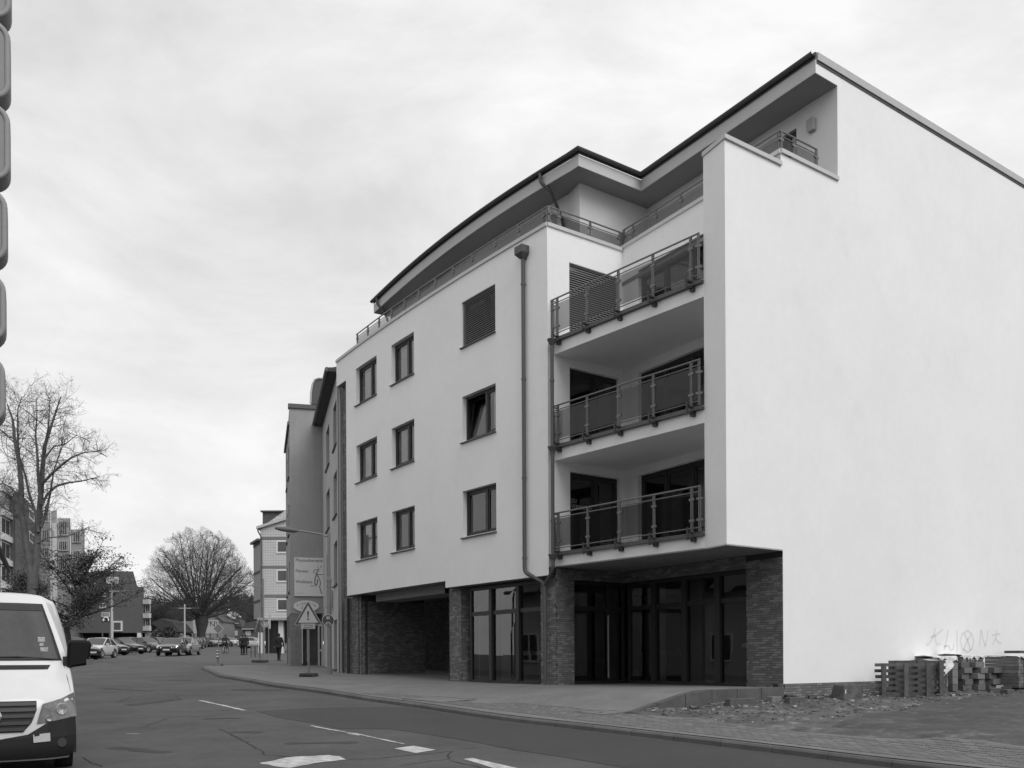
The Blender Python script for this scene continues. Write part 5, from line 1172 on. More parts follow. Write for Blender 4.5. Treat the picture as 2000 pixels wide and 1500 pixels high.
tyre = RUBBER; rimm = mat('alloy_rim', .35, .35, metal=.6)
def car(px, py, heading, paint_v, label, L_=4.3, H=1.46, Wd=1.8, kind='hatch', lights=False, Y=None, seen='all'):
    p = ghit(px, py, lambda X, Y_: zr(Y_)) if Y is None else Vector((uv(px, py)[0]*Y, Y, zr(Y)))
    c = empty('parked_car' if not lights else 'oncoming_car', p, label, 'car', None if lights else 'cars parked on the car park'); ORG[c.name] = Vector((0, 0, 0)); c.rotation_euler = (0, 0, R(heading))
    pm_ = mat('car_paint_%d' % int(paint_v*1000), paint_v, .28, coat=.6, metal=.2)
    h = L_/2; w0 = Wd/2
    # local: front at -y (heading 0 faces the camera)
    st = [(-h, .55, .70, .62), (-h+.08, .40, .74, .80), (-h+.35, .25, .80, .93), (-h+.8, .25, .90, .99), (-h+1.15, .25, .97, 1), (-.2, .24, .98, 1), (h-1.2, .24, 1.0, 1), (h-.45, .26, 1.0, .98), (h-.1, .35, .98, .90), (h, .55, .92, .78)]
    if kind == 'van': st = [(y, b, t*1.08, w_) for y, b, t, w_ in st]
    m = MB(); m.grid([[(-w0*w_*.6, y, t+.0), (-w0*w_*.86, y, t-.02), (-w0*w_*.98, y, t-.10), (-w0*w_, y, .55), (-w0*w_*.97, y, b+.08), (-w0*w_*.9, y, b), (w0*w_*.9, y, b), (w0*w_*.97, y, b+.08), (w0*w_, y, .55), (w0*w_*.98, y, t-.10), (w0*w_*.86, y, t-.02), (w0*w_*.6, y, t), (0, y, t+.02), (-w0*w_*.6, y, t)] for y, b, t, w_ in st])
    y, b, t, w_ = st[0]; m.quad((-w0*w_, y, b), (w0*w_, y, b), (w0*w_*.86, y, t), (-w0*w_*.86, y, t)); y, b, t, w_ = st[-1]; m.quad((-w0*w_, y, b), (w0*w_, y, b), (w0*w_*.86, y, t), (-w0*w_*.86, y, t))
    m.build('body', pm_, c, smooth=True, world=False, angle=45)
    f0, f1, r1, r0 = -h+1.15, -h+1.95, (h-.75 if kind != 'sedan' else h-1.5), (h-.25 if kind != 'sedan' else h-.8)
    wt = w0*.74; zr0, zr1 = .93, H
    P = [(f0, zr0, w0*.90), (f1, H-.05, wt), (f1+.35, H, wt*.97), (r1-.4, H-.01, wt*.97), (r1, H-.08, wt*.95), (r0, zr0+.03, w0*.86)]
    m = MB(); m.grid([[(-w_, y, z), (-w_*.5, y, z+.025), (w_*.5, y, z+.025), (w_, y, z)] for y, z, w_ in P[:2]]); m.build('windscreen', FARW_C, c, world=False)
    m = MB(); m.grid([[(-w_, y, z), (-w_*.5, y, z+.03), (w_*.5, y, z+.03), (w_, y, z)] for y, z, w_ in P[1:5]]); m.build('roof', pm_, c, smooth=True, world=False)
    m = MB(); m.grid([[(-w_, y, z), (w_, y, z)] for y, z, w_ in P[4:]]); m.build('rear_window', FARW_C, c, world=False)
    for s in (-1, 1):
        m = MB(); m.add([(s*P[0][2], P[0][0], zr0), (s*P[1][2], P[1][0], P[1][1]), (s*P[2][2], P[2][0], H-.01), (s*P[3][2], P[3][0], H-.02), (s*P[4][2], P[4][0], P[4][1]), (s*P[5][2], P[5][0], P[5][1])], [(0, 1, 2, 3, 4, 5)]); sw = m.build('side_window', FARW_C, c, world=False)
        m = MB()
        m.bar((s*(P[0][2]+.005), P[0][0], zr0), (s*(P[1][2]+.005), P[1][0], P[1][1]), .05, .05); m.bar((s*P[1][2], P[1][0], P[1][1]), (s*P[3][2], P[3][0], H-.02), .05, .04); m.bar((s*P[4][2], P[4][0], P[4][1]), (s*P[5][2], P[5][0], P[5][1]), .12, .05); m.bar((s*P[3][2], P[3][0], H-.02), (s*P[4][2], P[4][0], P[4][1]), .05, .05)
        m.bar((s*(w0*.88), (f1+r1)/2, zr0), (s*wt*.99, (f1+r1)/2, H-.03), .07, .03, up=(0, 1, 0)); m.build('pillar', pm_, c, world=False)
        m = MB(); m.box(*sorted((s*w0*.9, s*w0*1.12)), f0+.35, f0+.5, .93, 1.08); m.build('wing_mirror', pm_, c, world=False, bevel=.03)
        m = MB(); q = [(s*w0*.42, -h-.01, .62), (s*w0*.80, -h+.12, .64), (s*w0*.90, -h+.45, .74), (s*w0*.80, -h+.42, .80), (s*w0*.50, -h+.12, .735)]; m.add(q, [(0, 1, 2, 3, 4)]); m.add([(x*1.01, y-.02, z) for x, y, z in q], [(0, 1, 2, 3, 4)])
        hl_ = m.build('headlight', LIT if lights else lampm, c, world=False)
        m = MB(); m.box(*sorted((s*w0*.62, s*w0*.93)), h-.12, h+.0, .72, .92); m.build('tail_light', mat('tail_lens', .12, .2), c, world=False)
        for y in (-h+.82, h-.8):
            m = MB(); m.lathe((0, 0, 0), [(.2, -.1), (.30, -.1), (.315, -.07), (.315, .07), (.30, .1), (.2, .1)], 16); w_ = m.build('wheel', tyre, c, world=False, smooth=True); w_.rotation_euler = (0, R(90), 0); w_.location = (s*(w0-.09), y, .315)
            m = MB(); m.lathe((0, 0, s*.0), [(.05, s*.1), (.19, s*.115), (.2, s*.06)], 10); m.build('rim', rimm, w_, world=False)
            m = MB(); m.lathe((0, 0, 0), [(.37, -.02), (.37, .02)], 18); a_ = m.build('wheel_arch', BLACK, c, world=False); a_.rotation_euler = (0, R(90), 0); a_.location = (s*(w0*.965), y, .36)
    m = MB(); m.box(-.26, .26, -h-.03, -h-.005, .42, .53); m.build('number_plate', mat('number_plate', .55, .5), c, world=False)
    m = MB(); m.box(-w0*.5, w0*.5, -h-.015, -h+.03, .28, .40); m.box(-w0*.35, w0*.35, -h-.005, -h+.05, .58, .68); m.build('grille', BLACK, c, world=False)
    return c
FARW_C = mat('car_glass', .03, .06, spec=.8)
lm = bpy.data.materials.new('lit_headlight'); lm.use_nodes = True; lm.node_tree.nodes['Principled BSDF'].inputs['Emission Color'].default_value = (1, 1, 1, 1); lm.node_tree.nodes['Principled BSDF'].inputs['Emission Strength'].default_value = 2.2; LIT = lm
car(338, 1281, 6, .022, 'dark grey car driving towards the camera with its headlights on', lights=True, H=1.44)
car(361, 1277, 4, .30, 'silver car half hidden behind the oncoming dark car', Y=80)
car(189, 1287.5, -4, .62, 'small white hatchback beside the dark mirror of the van', L_=3.5, H=1.5, Y=70)
car(205, 1280, 66, .09, 'grey hatchback, nose to the right, just right of the white hatchback', H=1.5, L_=4.3)
car(140, 1288, 60, .02, 'black estate car mostly hidden behind the van mirror', H=1.55, L_=4.6)
car(241, 1277.5, 64, .022, 'black saloon car with bright wheels in the middle of the parked row', kind='sedan')
car(260, 1273, 64, .30, 'silver estate car behind the black saloon', L_=4.5, H=1.5)
car(287, 1274.5, 62, .06, 'dark grey hatchback next to the oncoming car', L_=4.2, H=1.47)
car(312, 1269, 62, .28, 'silver hatchback whose roof shows behind the dark grey hatchback', H=1.48)
car(376, 1268, 0, .02, 'black car right behind the oncoming car at the tree', H=1.5)
car(385, 1265, 0, .05, 'dark car left of the thick tree trunk', H=1.5)
car(410, 1263.5, 55, .32, 'silver car right of the thick tree trunk', H=1.5)
car(417, 1262.5, 55, .2, 'grey car furthest right behind the priority sign', H=1.45)
car(447, 1263, 60, .6, 'white car behind the cyclist', H=1.4)
car(497, 1266, 75, .6, 'white car behind the railing by the tiled building', H=1.4)

# ================================================================== PEOPLE
coat = mat('dark_coat', .012, .9); trous = mat('dark_trousers', .014, .9); skinm = mat('skin', .16, .6); hairm = mat('dark_hair', .015, .8); shoe = mat('shoe', .02, .6)
def skinmesh(name, verts, edges, radii, mt, parent, sub=1):
    me = bpy.data.meshes.new(name); me.from_pydata(verts, edges, []); me.materials.append(mt)
    o = bpy.data.objects.new(name, me); COL.objects.link(o); o.parent = parent
    md = o.modifiers.new('skin', 'SKIN'); md.use_smooth_shade = True
    for i, r in enumerate(radii):
        sv_ = me.skin_vertices[0].data[i]; rr = r if hasattr(r, '__len__') else (r, r); sv_.radius = rr; sv_.use_root = (i == 0)
    s = o.modifiers.new('sub', 'SUBSURF'); s.levels = sub; s.render_levels = sub
    return o
def addskinlayer(me):
    pass
def person(label, px, py, rz, H=1.75, pose='walk', Y=None, coat_m=None, cat='person', group=None, z=0):
    p = ghit(px, py, zpav if False else (lambda X, Y_: zr(Y_)+z)) if Y is None else Vector((uv(px, py)[0]*Y, Y, zr(Y)+z))
    r = empty('person', p, label, cat, group); ORG[r.name] = Vector((0, 0, 0)); r.rotation_euler = (0, 0, R(rz)); k = H/1.75
    st = {'walk': .20, 'stand': .03, 'ride': 0}[pose]
    J = dict(pel=(0, 0, .95), ch=(0, -.02, 1.25), nk=(0, -.01, 1.47), hd=(0, -.03, 1.57), tp=(0, -.03, 1.68))
    for s, n_ in ((-1, 'l'), (1, 'r')):
        J['hip'+n_] = (s*.09, 0, .90); J['kn'+n_] = (s*.10, -.10*s*st*5-.02, .50); J['an'+n_] = (s*.10, -s*st*.9+(.05 if s < 0 else .02), .09); J['to'+n_] = (s*.11, -s*st*.9-.12, .04)
        J['sh'+n_] = (s*.19, 0, 1.40); J['el'+n_] = (s*.25, .04+s*st*.3, 1.13); J['wr'+n_] = (s*.25, -.03+s*st*.8, .88); J['ha'+n_] = (s*.245, -.05+s*st*.9, .80)
    if pose == 'ride':
        J.update(pel=(0, .12, 1.0), ch=(0, -.02, 1.28), nk=(0, -.10, 1.48), hd=(0, -.14, 1.58), tp=(0, -.13, 1.69))
        for s, n_ in ((-1, 'l'), (1, 'r')):
            J['hip'+n_] = (s*.09, .10, .96); J['kn'+n_] = (s*.13, -.30+.0*s, .78-.16*s); J['an'+n_] = (s*.12, -.08, .38-.17*s); J['to'+n_] = (s*.12, -.22, .33-.17*s)
            J['sh'+n_] = (s*.19, -.06, 1.41); J['el'+n_] = (s*.30, -.22, 1.20); J['wr'+n_] = (s*.26, -.46, 1.10); J['ha'+n_] = (s*.25, -.53, 1.09)
    rad = dict(pel=(.15, .11), ch=(.16, .11), nk=.055, hd=(.075, .09), tp=(.06, .075), hip=.085, kn=.055, an=.04, to=.035, sh=.06, el=.042, wr=.028, ha=(.022, .038))
    E = [('pel', 'ch'), ('ch', 'nk'), ('nk', 'hd'), ('hd', 'tp')]
    for n_ in 'lr': E += [('pel', 'hip'+n_), ('hip'+n_, 'kn'+n_), ('kn'+n_, 'an'+n_), ('an'+n_, 'to'+n_), ('ch', 'sh'+n_), ('sh'+n_, 'el'+n_), ('el'+n_, 'wr'+n_), ('wr'+n_, 'ha'+n_)]
    for n_, s in (('l', -1), ('r', 1)):
        hx = J['ha'+n_]; fd = (0, -.02, -.07) if pose != 'ride' else (0, -.06, -.03)
        for q in range(4): J['f%d%s' % (q, n_)] = (hx[0]+(q-1.5)*.0*s, hx[1]+(q-1.5)*.02+fd[1], hx[2]+fd[2]*(1-.1*abs(q-1.5))); E.append(('ha'+n_, 'f%d%s' % (q, n_)))
        J['th'+n_] = (hx[0]-s*.02, hx[1]-.045, hx[2]-.01); E.append(('wr'+n_, 'th'+n_))
    J['hem'] = (0, .01, .76); E.append(('pel', 'hem')); rad['hem'] = (.15, .11); keys = list(J)
    def g(kk):
        b = kk if kk in rad else (kk[:-1] if kk[:-1] in rad else None)
        return rad.get(b, .009)
    def mk(name, sel, grow, mt):
        ks = [q for q in keys if q in sel]; ix = {q: i for i, q in enumerate(ks)}
        V = [tuple(c*k for c in J[q]) for q in ks]; Ed = [(ix[a], ix[b]) for a, b in E if a in ix and b in ix]
        rs = [tuple(c*k*grow for c in (g(q) if hasattr(g(q), '__len__') else (g(q),)*2)) for q in ks]
        me = bpy.data.meshes.new(name); me.from_pydata(V, Ed, []); me.materials.append(mt); o = bpy.data.objects.new(name, me); COL.objects.link(o); o.parent = r
        bpy.context.view_layer.objects.active = o
        md = o.modifiers.new('skin', 'SKIN'); md.use_smooth_shade = True
        if not me.skin_vertices: 
            try: me.attributes.new
            except Exception: pass
        for i, q in enumerate(rs):
            me.skin_vertices[0].data[i].radius = q; me.skin_vertices[0].data[i].use_root = (i == 0)
        s_ = o.modifiers.new('sub', 'SUBSURF'); s_.levels = 1; s_.render_levels = 1; return o
    mk('body', set(keys)-{'hem'}, .95, skinm)
    mk('jacket', {'hem', 'pel', 'ch', 'nk', 'shl', 'shr', 'ell', 'elr', 'wrl', 'wrr'}, 1.3, coat_m or coat)
    mk('trousers', {'pel', 'hipl', 'hipr', 'knl', 'knr', 'anl', 'anr'}, 1.3, trous)
    m = MB(); hd = Vector(J['hd'])*k; m.lathe((hd.x, hd.y+.015*k, hd.z), [(.06*k, -.05*k), (.082*k, .03*k), (.08*k, .09*k), (.055*k, .13*k), (.01*k, .145*k)], 12); m.build('hair', hairm, r, world=False, smooth=True)
    for n_ in 'lr': a = Vector(J['an'+n_])*k; m = MB(); m.box(a.x-.05*k, a.x+.05*k, a.y-.20*k, a.y+.07*k, a.z-.09*k, a.z+.0); m.build('shoe', shoe, r, world=False, bevel=.02)
    return r
person('person in a dark coat walking away beside the grey house', 545, 1297.5, 176, 1.78, 'walk', Y=60.5)
person('person in dark clothes standing on the road, left one of a pair', 473.5, 1278, 170, 1.72, 'stand', Y=80)
person('person in dark clothes with a bag, right one of the standing pair', 479.5, 1278, 185, 1.76, 'stand', Y=79.4)
cy = person('person cycling away down the street in a dark jacket', 439.5, 1281, 178, 1.75, 'ride', Y=84)
bk = empty('bicycle', cy.location, 'bicycle ridden by the person in a dark jacket', 'bicycle'); ORG[bk.name] = Vector((0, 0, 0)); bk.rotation_euler = cy.rotation_euler
def ring(c, r, t, n=20): return [(c[0], c[1]+r*math.cos(2*math.pi*i/n), c[2]+r*math.sin(2*math.pi*i/n)) for i in range(n+1)]
for y in (-.58, .48):
    m = MB(); m.tube(ring((0, y, .34), .32, .02), .02, 5, caps=False); w_ = m.build('wheel', RUBBER, bk, world=False); m = MB()
    for k in range(8): t = k*math.pi/4; m.tube([(0, y, .34), (0, y+.31*math.cos(t), .34+.31*math.sin(t))], .004, 3)
    m.build('spokes', METALL, w_, world=False)
m = MB(); m.tube([(0, .48, .34), (0, .0, .30), (0, .15, .82), (0, .48, .34)], .018, 5); m.tube([(0, .15, .80), (0, -.40, .86), (0, .0, .30)], .018, 5); m.tube([(0, -.58, .34), (0, -.40, .9), (0, -.42, 1.05)], .018, 5); m.build('frame', METALL, bk, world=False)
m = MB(); m.tube([(-.28, -.50, 1.08), (-.1, -.42, 1.06), (.1, -.42, 1.06), (.28, -.50, 1.08)], .015, 5); m.build('handlebar', METALL, bk, world=False)
m = MB(); m.box(-.08, .08, .05, .30, .86, .91); m.build('saddle', BLACK, bk, world=False)

# ================================================================== STREET FURNITURE
polem = mat('pole_grey', .20, .5, var=.08, vs=3, metal=.2)
lp = pt(645, 1318, 36); zb = zpav(lp.x, lp.y); u0 = pt(641, 1040, 36); X0 = pt(643, 1200, 36).x
sl = empty('street_lamp', (X0, 36, zb), 'grey street lamp with a long arm, right in front of the grey house', 'street lamp')
z1_, z2_, zt_ = pt(645, 1130, 36).z, pt(645, 1122, 36).z, u0.z
m = MB(); m.tube([(X0, 36, zb-.1), (X0, 36, z1_)], .085, 12); m.tube([(X0, 36, z1_), (X0, 36, zt_)], .055, 12); sp2 = m.build('pole', polem, sl, smooth=True)
m = MB(); m.lathe((X0, 36, z1_), [(.1, -.12), (.1, .0), (.075, .03)], 12); m.lathe((X0, 36, z1_-.3), [(.1, -.03), (.1, .03)], 12); m.build('collar', polem, sp2)
al_ = [pt(x, y, 36) for x, y in ((643, 1049), (634, 1046), (628, 1043.5), (580, 1036))]; m = MB(); m.tube(al_, .035, 8); m.build('arm', polem, sl, smooth=True)
h0, h1 = pt(582, 1036.5, 36), pt(537, 1031.5, 36); m = MB(); m.tube([h0, h0.lerp(h1, .15), h0.lerp(h1, .75), h1], [.04, .10, .09, .04], 10); lh_ = m.build('lamp_head', mat('lamp_head', .12, .5), sl, smooth=True)
# round shared path sign on the lamp pole
rs = empty('round_sign', (X0-.02, 35.9, pt(641, 1212, 36).z), 'round dark shared path sign with pale rim on the lamp pole', 'sign'); c = rs.location
def disc(r_, y, n=28): return [(c.x-.0+r_*math.cos(2*math.pi*i/n), y, c.z+r_*.96*math.sin(2*math.pi*i/n)) for i in range(n)]
m = MB(); m.add(disc(.235, 35.885)+disc(.235, 35.9), [tuple(range(28)), tuple(range(28, 56))]+[(i, (i+1) % 28, 28+(i+1) % 28, 28+i) for i in range(28)]); m.build('disc', METALL, rs)
m = MB(); m.add(disc(.215, 35.882), [tuple(range(28))]); m.build('face', mat('sign_blue', .06, .4), rs)
m = MB(); m.quad(*[(c.x+x, 35.878, c.z+z) for x, z in ((-.21, -.012), (.21, -.012), (.21, .0), (-.21, .0))]); m.build('divider', METAL, rs)
m = MB()
for dx in (-.035, .035): m.add([(c.x+dx+.018*math.cos(t), 35.877, c.z+.135+.018*math.sin(t)) for t in np.linspace(0, 6.28, 9)[:-1]], [tuple(range(8))]); m.quad((c.x+dx-.018, 35.877, c.z+.05), (c.x+dx+.018, 35.877, c.z+.05), (c.x+dx+.014, 35.877, c.z+.115), (c.x+dx-.014, 35.877, c.z+.115))
for dx in (-.06, .06):
    P = [(c.x+dx+.036*math.cos(t), c.z-.12+.036*math.sin(t)) for t in np.linspace(0, 6.28, 13)]; Q = [(c.x+dx+.024*math.cos(t), c.z-.12+.024*math.sin(t)) for t in np.linspace(0, 6.28, 13)]; m.grid([[(x, 35.877, z) for x, z in P], [(x, 35.877, z) for x, z in Q]])
m.quad((c.x-.06, 35.877, c.z-.075), (c.x+.05, 35.877, c.z-.075), (c.x+.05, 35.877, c.z-.062), (c.x-.06, 35.877, c.z-.062)); m.build('pictogram', WHITE, rs)
m = MB(); m.box(c.x-.06, c.x+.06, 35.9, 35.93, c.z-.14, c.z-.1); m.box(c.x-.06, c.x+.06, 35.9, 35.93, c.z+.1, c.z+.14); m.build('clamp', STEEL, rs)

def portable_sign(px, py, Y, label, txt=True, rz=0, half=.45):
    b = pt(px, py, Y); zz = zpav(b.x, Y) if Y < 47 else zr(Y)+.02; r = empty('warning_sign', (b.x, Y, zz), label, 'traffic sign', 'warning triangles on portable feet'); ORG[r.name] = Vector((0, 0, 0)); r.rotation_euler = (0, 0, R(rz)); return r
ws_ = portable_sign(603, 1313, 34, 'warning triangle with exclamation mark on a portable foot in front of the grey house')
zz = ws_.location.z; X = ws_.location.x; bz = lambda y, Y=34: EYE+(1292.1-y)/1860*Y-zz
m = MB(); m.box(-.035, .035, -.03, .03, .05, bz(1186)); m.build('post', mat('post_grey', .15, .6), ws_, world=False)
m = MB(); m.extr([(-.29, -.35, .0), (.29, -.35, .0), (.25, -.35, .12), (-.25, -.35, .12)], (0, .7, 0)); ft_ = m.build('foot', mat('foot_rubber', .05, .9, var=.2, vs=4), ws_, world=False, bevel=.01)
m = MB(); m.box(-.17, .20, -.365, -.352, .015, .06); m.build('foot_slot', BLACK, ft_, world=False)
def tri(r_, y, cz, rad_):
    P = []
    for k in range(3):
        a = R(90+120*k); cx, cz_ = (r_-2*rad_)*math.cos(a), (r_-2*rad_)*math.sin(a)
        for j in range(7): t = a-R(60)+R(120)*j/6; P.append((cx+rad_*math.cos(t), y, cz+cz_+rad_*math.sin(t)))
    return P
ctr = (bz(1184)*.333+bz(1215.5)*.667); 
def tsign(r, ctr, R0, front=-.05, markm=BLACK):
    m = MB(); a, b = tri(R0, front, ctr, .03), tri(R0, front+.012, ctr, .03); n = 21; m.add(a+b, [tuple(range(n)), tuple(range(n, 2*n))]+[(i, (i+1) % n, n+(i+1) % n, n+i) for i in range(n)]); pl_ = m.build('plate', mat('sign_rim', .42, .5), r, world=False); m = MB(); m.add(tri(R0-.01, front+.016, ctr, .03), [tuple(range(21))]); m.build('back', mat('sign_rear', .07, .5), pl_, world=False)
    m = MB(); m.add(tri(R0-.028, front-.003, ctr, .025), [tuple(range(n))]); m.build('border', mat('sign_red', .055, .5), pl_, world=False)
    m = MB(); m.add(tri(R0-.165, front-.006, ctr, .012), [tuple(range(n))]); m.build('face', mat('sign_face', .36, .6), pl_, world=False)
    m = MB(); m.quad((-.033, front-.009, ctr+.20), (.033, front-.009, ctr+.20), (.015, front-.009, ctr-.03), (-.015, front-.009, ctr-.03)); m.add([(.034*math.cos(t), front-.009, ctr-.085+.034*math.sin(t)) for t in np.linspace(0, 6.28, 15)[:-1]], [tuple(range(14))]); m.build('exclamation_mark', markm, pl_, world=False)
tsign(ws_, ctr, .58)
zt1, zt2 = bz(1218), bz(1228.5); m = MB(); m.box(-.25, .25, -.055, -.04, zt2, zt1); sbp = m.build('sub_plate', mat('sign_face2', .30, .6), ws_, world=False)
for t_, dz in (('Gehweg', .70), ('gesperrt', .28)): text_mesh('lettering', t_, .095, .001, ink, sbp, Matrix(((1, 0, 0, 0), (0, 0, -1, -.058), (0, 1, 0, zt2+(zt1-zt2)*dz), (0, 0, 0, 1))))
w2 = portable_sign(508, 1290, 56, 'portable warning triangle seen edge on, further back by the tiled building', rz=250)
m = MB(); m.box(-.03, .03, -.03, .03, .05, 2.5); m.build('post', mat('post_grey', .15, .6), w2, world=False); m = MB(); m.box(-.3, .3, -.4, .4, .0, .14); m.build('foot', mat('foot_rubber', .05), w2, world=False, bevel=.02); tsign(w2, 2.05, .56, -.05)
# priority sign, striped bollard, railing, second lamp, posts
Y = 58; b = pt(427, 1284, Y); pr = empty('priority_sign', (b.x, Y, zr(Y)), 'diamond shaped priority road sign on a thin post by the crossing', 'traffic sign'); z_ = pt(427, 1228, Y).z
m = MB(); m.tube([(b.x, Y, zr(Y)), (b.x, Y, z_+.4)], .035, 8); m.build('post', polem, pr)
m = MB(); m.box(0, 0, 0, 0, 0, 0); m = MB(); q = .34
for s_, mt, yy, nm in ((q, METALL, -.05, 'plate'), (q*.86, mat('sign_back', .16, .6), -.055, 'face')):
    m = MB(); m.extr([(b.x+s_, Y+yy, z_), (b.x, Y+yy, z_+s_), (b.x-s_, Y+yy, z_), (b.x, Y+yy, z_-s_)], (0, .004, 0)); m.build(nm, mt, pr)
Y = 46.8; b = pt(425, 1300, Y); bo = empty('bollard', (b.x, Y, zpav(b.x, Y)), 'low bollard with light and dark bands at the kerb corner', 'bollard'); z0_ = pt(425, 1298, Y).z; H_b = pt(425, 1272, Y).z-z0_
for i in range(5): m = MB(); m.lathe((b.x, Y, z0_+(.30+i*.07)), [(.055, 0), (.055, .068)], 10); m.build('band', WHITE if i % 2 else BLACK, bo)
m = MB(); m.lathe((b.x, Y, z0_-.1), [(.06, 0), (.06, .4)], 10); m.build('shaft', polem, bo); m = MB(); m.lathe((b.x, Y, z0_+.65), [(.055, 0), (.06, .02), (.03, .06)], 10); m.build('cap', METALL, bo); m = MB(); m.box(b.x-.22, b.x+.22, Y-.2, Y+.2, z0_-.12, z0_+.03); m.build('base_slab', CONC, bo)
Y = 66; b = pt(515, 1283, Y); zg_ = zr(Y)
l2 = empty('street_lamp', (b.x, Y, zg_), 'thin street lamp with a long arm, in front of the tiled building', 'street lamp'); m = MB(); m.tube([(b.x, Y, zg_), (b.x, Y, pt(515, 1130, Y).z)], [.08, .05], 8); m.build('pole', polem, l2)
m = MB(); m.tube([pt(514, 1146, Y), pt(470, 1143, Y)], .03, 6); m.build('arm', polem, l2); m = MB(); m.tube([pt(478, 1143.4, Y), pt(464, 1142.5, Y)], [.07, .04], 6); m.build('lamp_head', METALL, l2)
Y = 64; b = pt(525, 1282, Y); ps = empty('guide_board', (b.x, Y, zr(Y)), 'tall board sign on a thin post beside the thin street lamp', 'sign'); m = MB(); m.tube([(b.x, Y, zr(Y)), (b.x, Y, pt(525, 1200, Y).z)], .03, 6); m.build('post', polem, ps)
m = MB(); a, c_ = pt(524, 1200, Y), pt(529, 1228, Y); m.box(a.x, c_.x, Y-.06, Y-.03, c_.z, a.z); m.build('board', METALL, ps); m = MB(); a, c_ = pt(516, 1214, Y), pt(526, 1225, Y); m.box(a.x, c_.x, Y-.08, Y-.06, c_.z, a.z); m.build('direction_plate', mat('plate_grey', .3, .6, var=.5, vs=5), ps)
Y = 70
for x0 in (490, 498.5): 
    a, c_ = pt(x0, 1277, Y), pt(x0+8.5, 1277, Y); hr3 = empty('pedestrian_barrier', (a.x, Y, zr(Y)), '%s grey tubular pedestrian barrier beside the tiled building' % ('left' if x0 < 495 else 'right'), 'barrier', 'pedestrian barriers by the road'); m = MB(); z = zr(Y); m.tube([(a.x+.02, Y, z), (a.x+.02, Y, z+.85), (c_.x-.02, Y, z+.85), (c_.x-.02, Y, z)], .04, 6); m.build('hoop', METAL, hr3)
for px, Y, yt, ya, x0, x1, lb in ((219, 84, 1141, 1155, 192, 262, 'tall double armed lamp post rising from the parked cars'), (361, 128, 1180, 1188, 336, 390, 'double armed lamp post in front of the big round tree')):
    b = pt(px, 1270, Y); zg_ = zr(Y); zt_ = pt(px, yt, Y).z; r = empty('street_lamp', (b.x, Y, zg_), lb, 'street lamp'); m = MB(); m.tube([(b.x, Y, zg_), (b.x, Y, zt_)], [.13, .09], 8); m.build('pole', METALL, r)
    for xx in (x0, x1): m = MB(); za = pt(px, ya, Y).z; e_ = pt(xx, ya, Y); mid = Vector((b.x, Y, za)).lerp(e_, .45); m.tube([(b.x, Y, za), mid], .05, 5); ar_ = m.build('arm', METALL, r); m = MB(); m.tube([mid, mid.lerp(e_, .2), e_], [.06, .09, .05], 6); m.build('lamp_head', METAL, ar_)
Y = 92; b = pt(207, 1268, Y); r = empty('car_park_sign', (b.x, Y, zr(Y)), 'white plate above a dark plate with a curved white arrow', 'sign'); zq = lambda y: pt(207, y, Y).z; xq = lambda x: pt(x, 1200, Y).x
m = MB(); m.tube([(xq(200), Y, zr(Y)), (xq(200), Y, zq(1196))], .06, 6); m.tube([(xq(214), Y, zr(Y)), (xq(214), Y, zq(1196))], .06, 6); m.build('post', METAL, r)
m = MB(); m.box(xq(199), xq(215), Y-.1, Y-.02, zq(1205), zq(1196)); m.build('top_plate', METALL, r); m = MB(); m.box(xq(199), xq(215), Y-.1, Y-.02, zq(1215), zq(1205.3)); m.build('arrow_plate', BLACK, r)
m = MB()
for y in (1198.5, 1201, 1203): m.box(xq(200.5), xq(213.5), Y-.115, Y-.11, zq(y+.5), zq(y-.5))
m.build('text_lines', METAL, r)
ar = [(xq(208)+.24*math.cos(t), zq(1210.2)+.24*math.sin(t)) for t in np.linspace(0, math.pi, 9)]; m = MB(); m.tube([(ar[0][0], Y-.12, zq(1213))]+[(x, Y-.12, z) for x, z in ar], .06, 5); x_, z_ = ar[-1]; m.add([(x_-.17, Y-.13, z_), (x_+.17, Y-.13, z_), (x_, Y-.13, z_-.18)], [(0, 1, 2)]); m.build('arrow', WHITE, r)

# ================================================================== TREES
bark = mat('bark', .055, .95, var=.3, vs=3, bump=.5, bs=20); twigm = mat('twig', .06, .95); barkp = mat('bark_pale', .09, .95, var=.25, vs=3, bump=.4, bs=16)
def grow(mb, p, d, L0, r0, lev, rr, up=.06, spread=.75, kids=(9, 6, 4), segs=6, minr=.006, wob=.16, env=None, n=5, taper=.25, kf=.5):
    pts, rad = [p.copy()], [r0]; d = d.normalized()
    for i in range(segs):
        d = (d+Vector((rr.gauss(0, wob), rr.gauss(0, wob), rr.gauss(0, wob)+up))).normalized(); p = p+d*(L0/segs)
        if env and not env(p): break
        pts.append(p.copy()); rad.append(max(minr, r0*(1-(1-taper)*(i+1)/segs)))
    if len(pts) < 2: return
    mb.tube(pts, rad, n if lev == 0 else (4 if lev == 1 else 3), caps=False)
    if lev < len(kids):
        for k in range(kids[lev]):
            t = rr.uniform(.18, .97) if lev else rr.uniform(.2, .98); i = min(len(pts)-2, int(t*(len(pts)-1))); f = t*(len(pts)-1)-i; q = pts[i].lerp(pts[i+1], f); ax = (pts[i+1]-pts[i]).normalized()
            s = Vector((rr.gauss(0, 1), rr.gauss(0, 1), rr.gauss(0, .8))); s = (s-ax*s.dot(ax)).normalized(); dd = (ax*(1-spread*.55)+s*spread).normalized()
            grow(mb, q, dd, L0*rr.uniform(.32, .55)*(1.15-t*.5), max(minr, rad[i]*kf), lev+1, rr, up, spread, kids, max(3, segs-2), minr, wob*1.1, env, n, taper, kf)
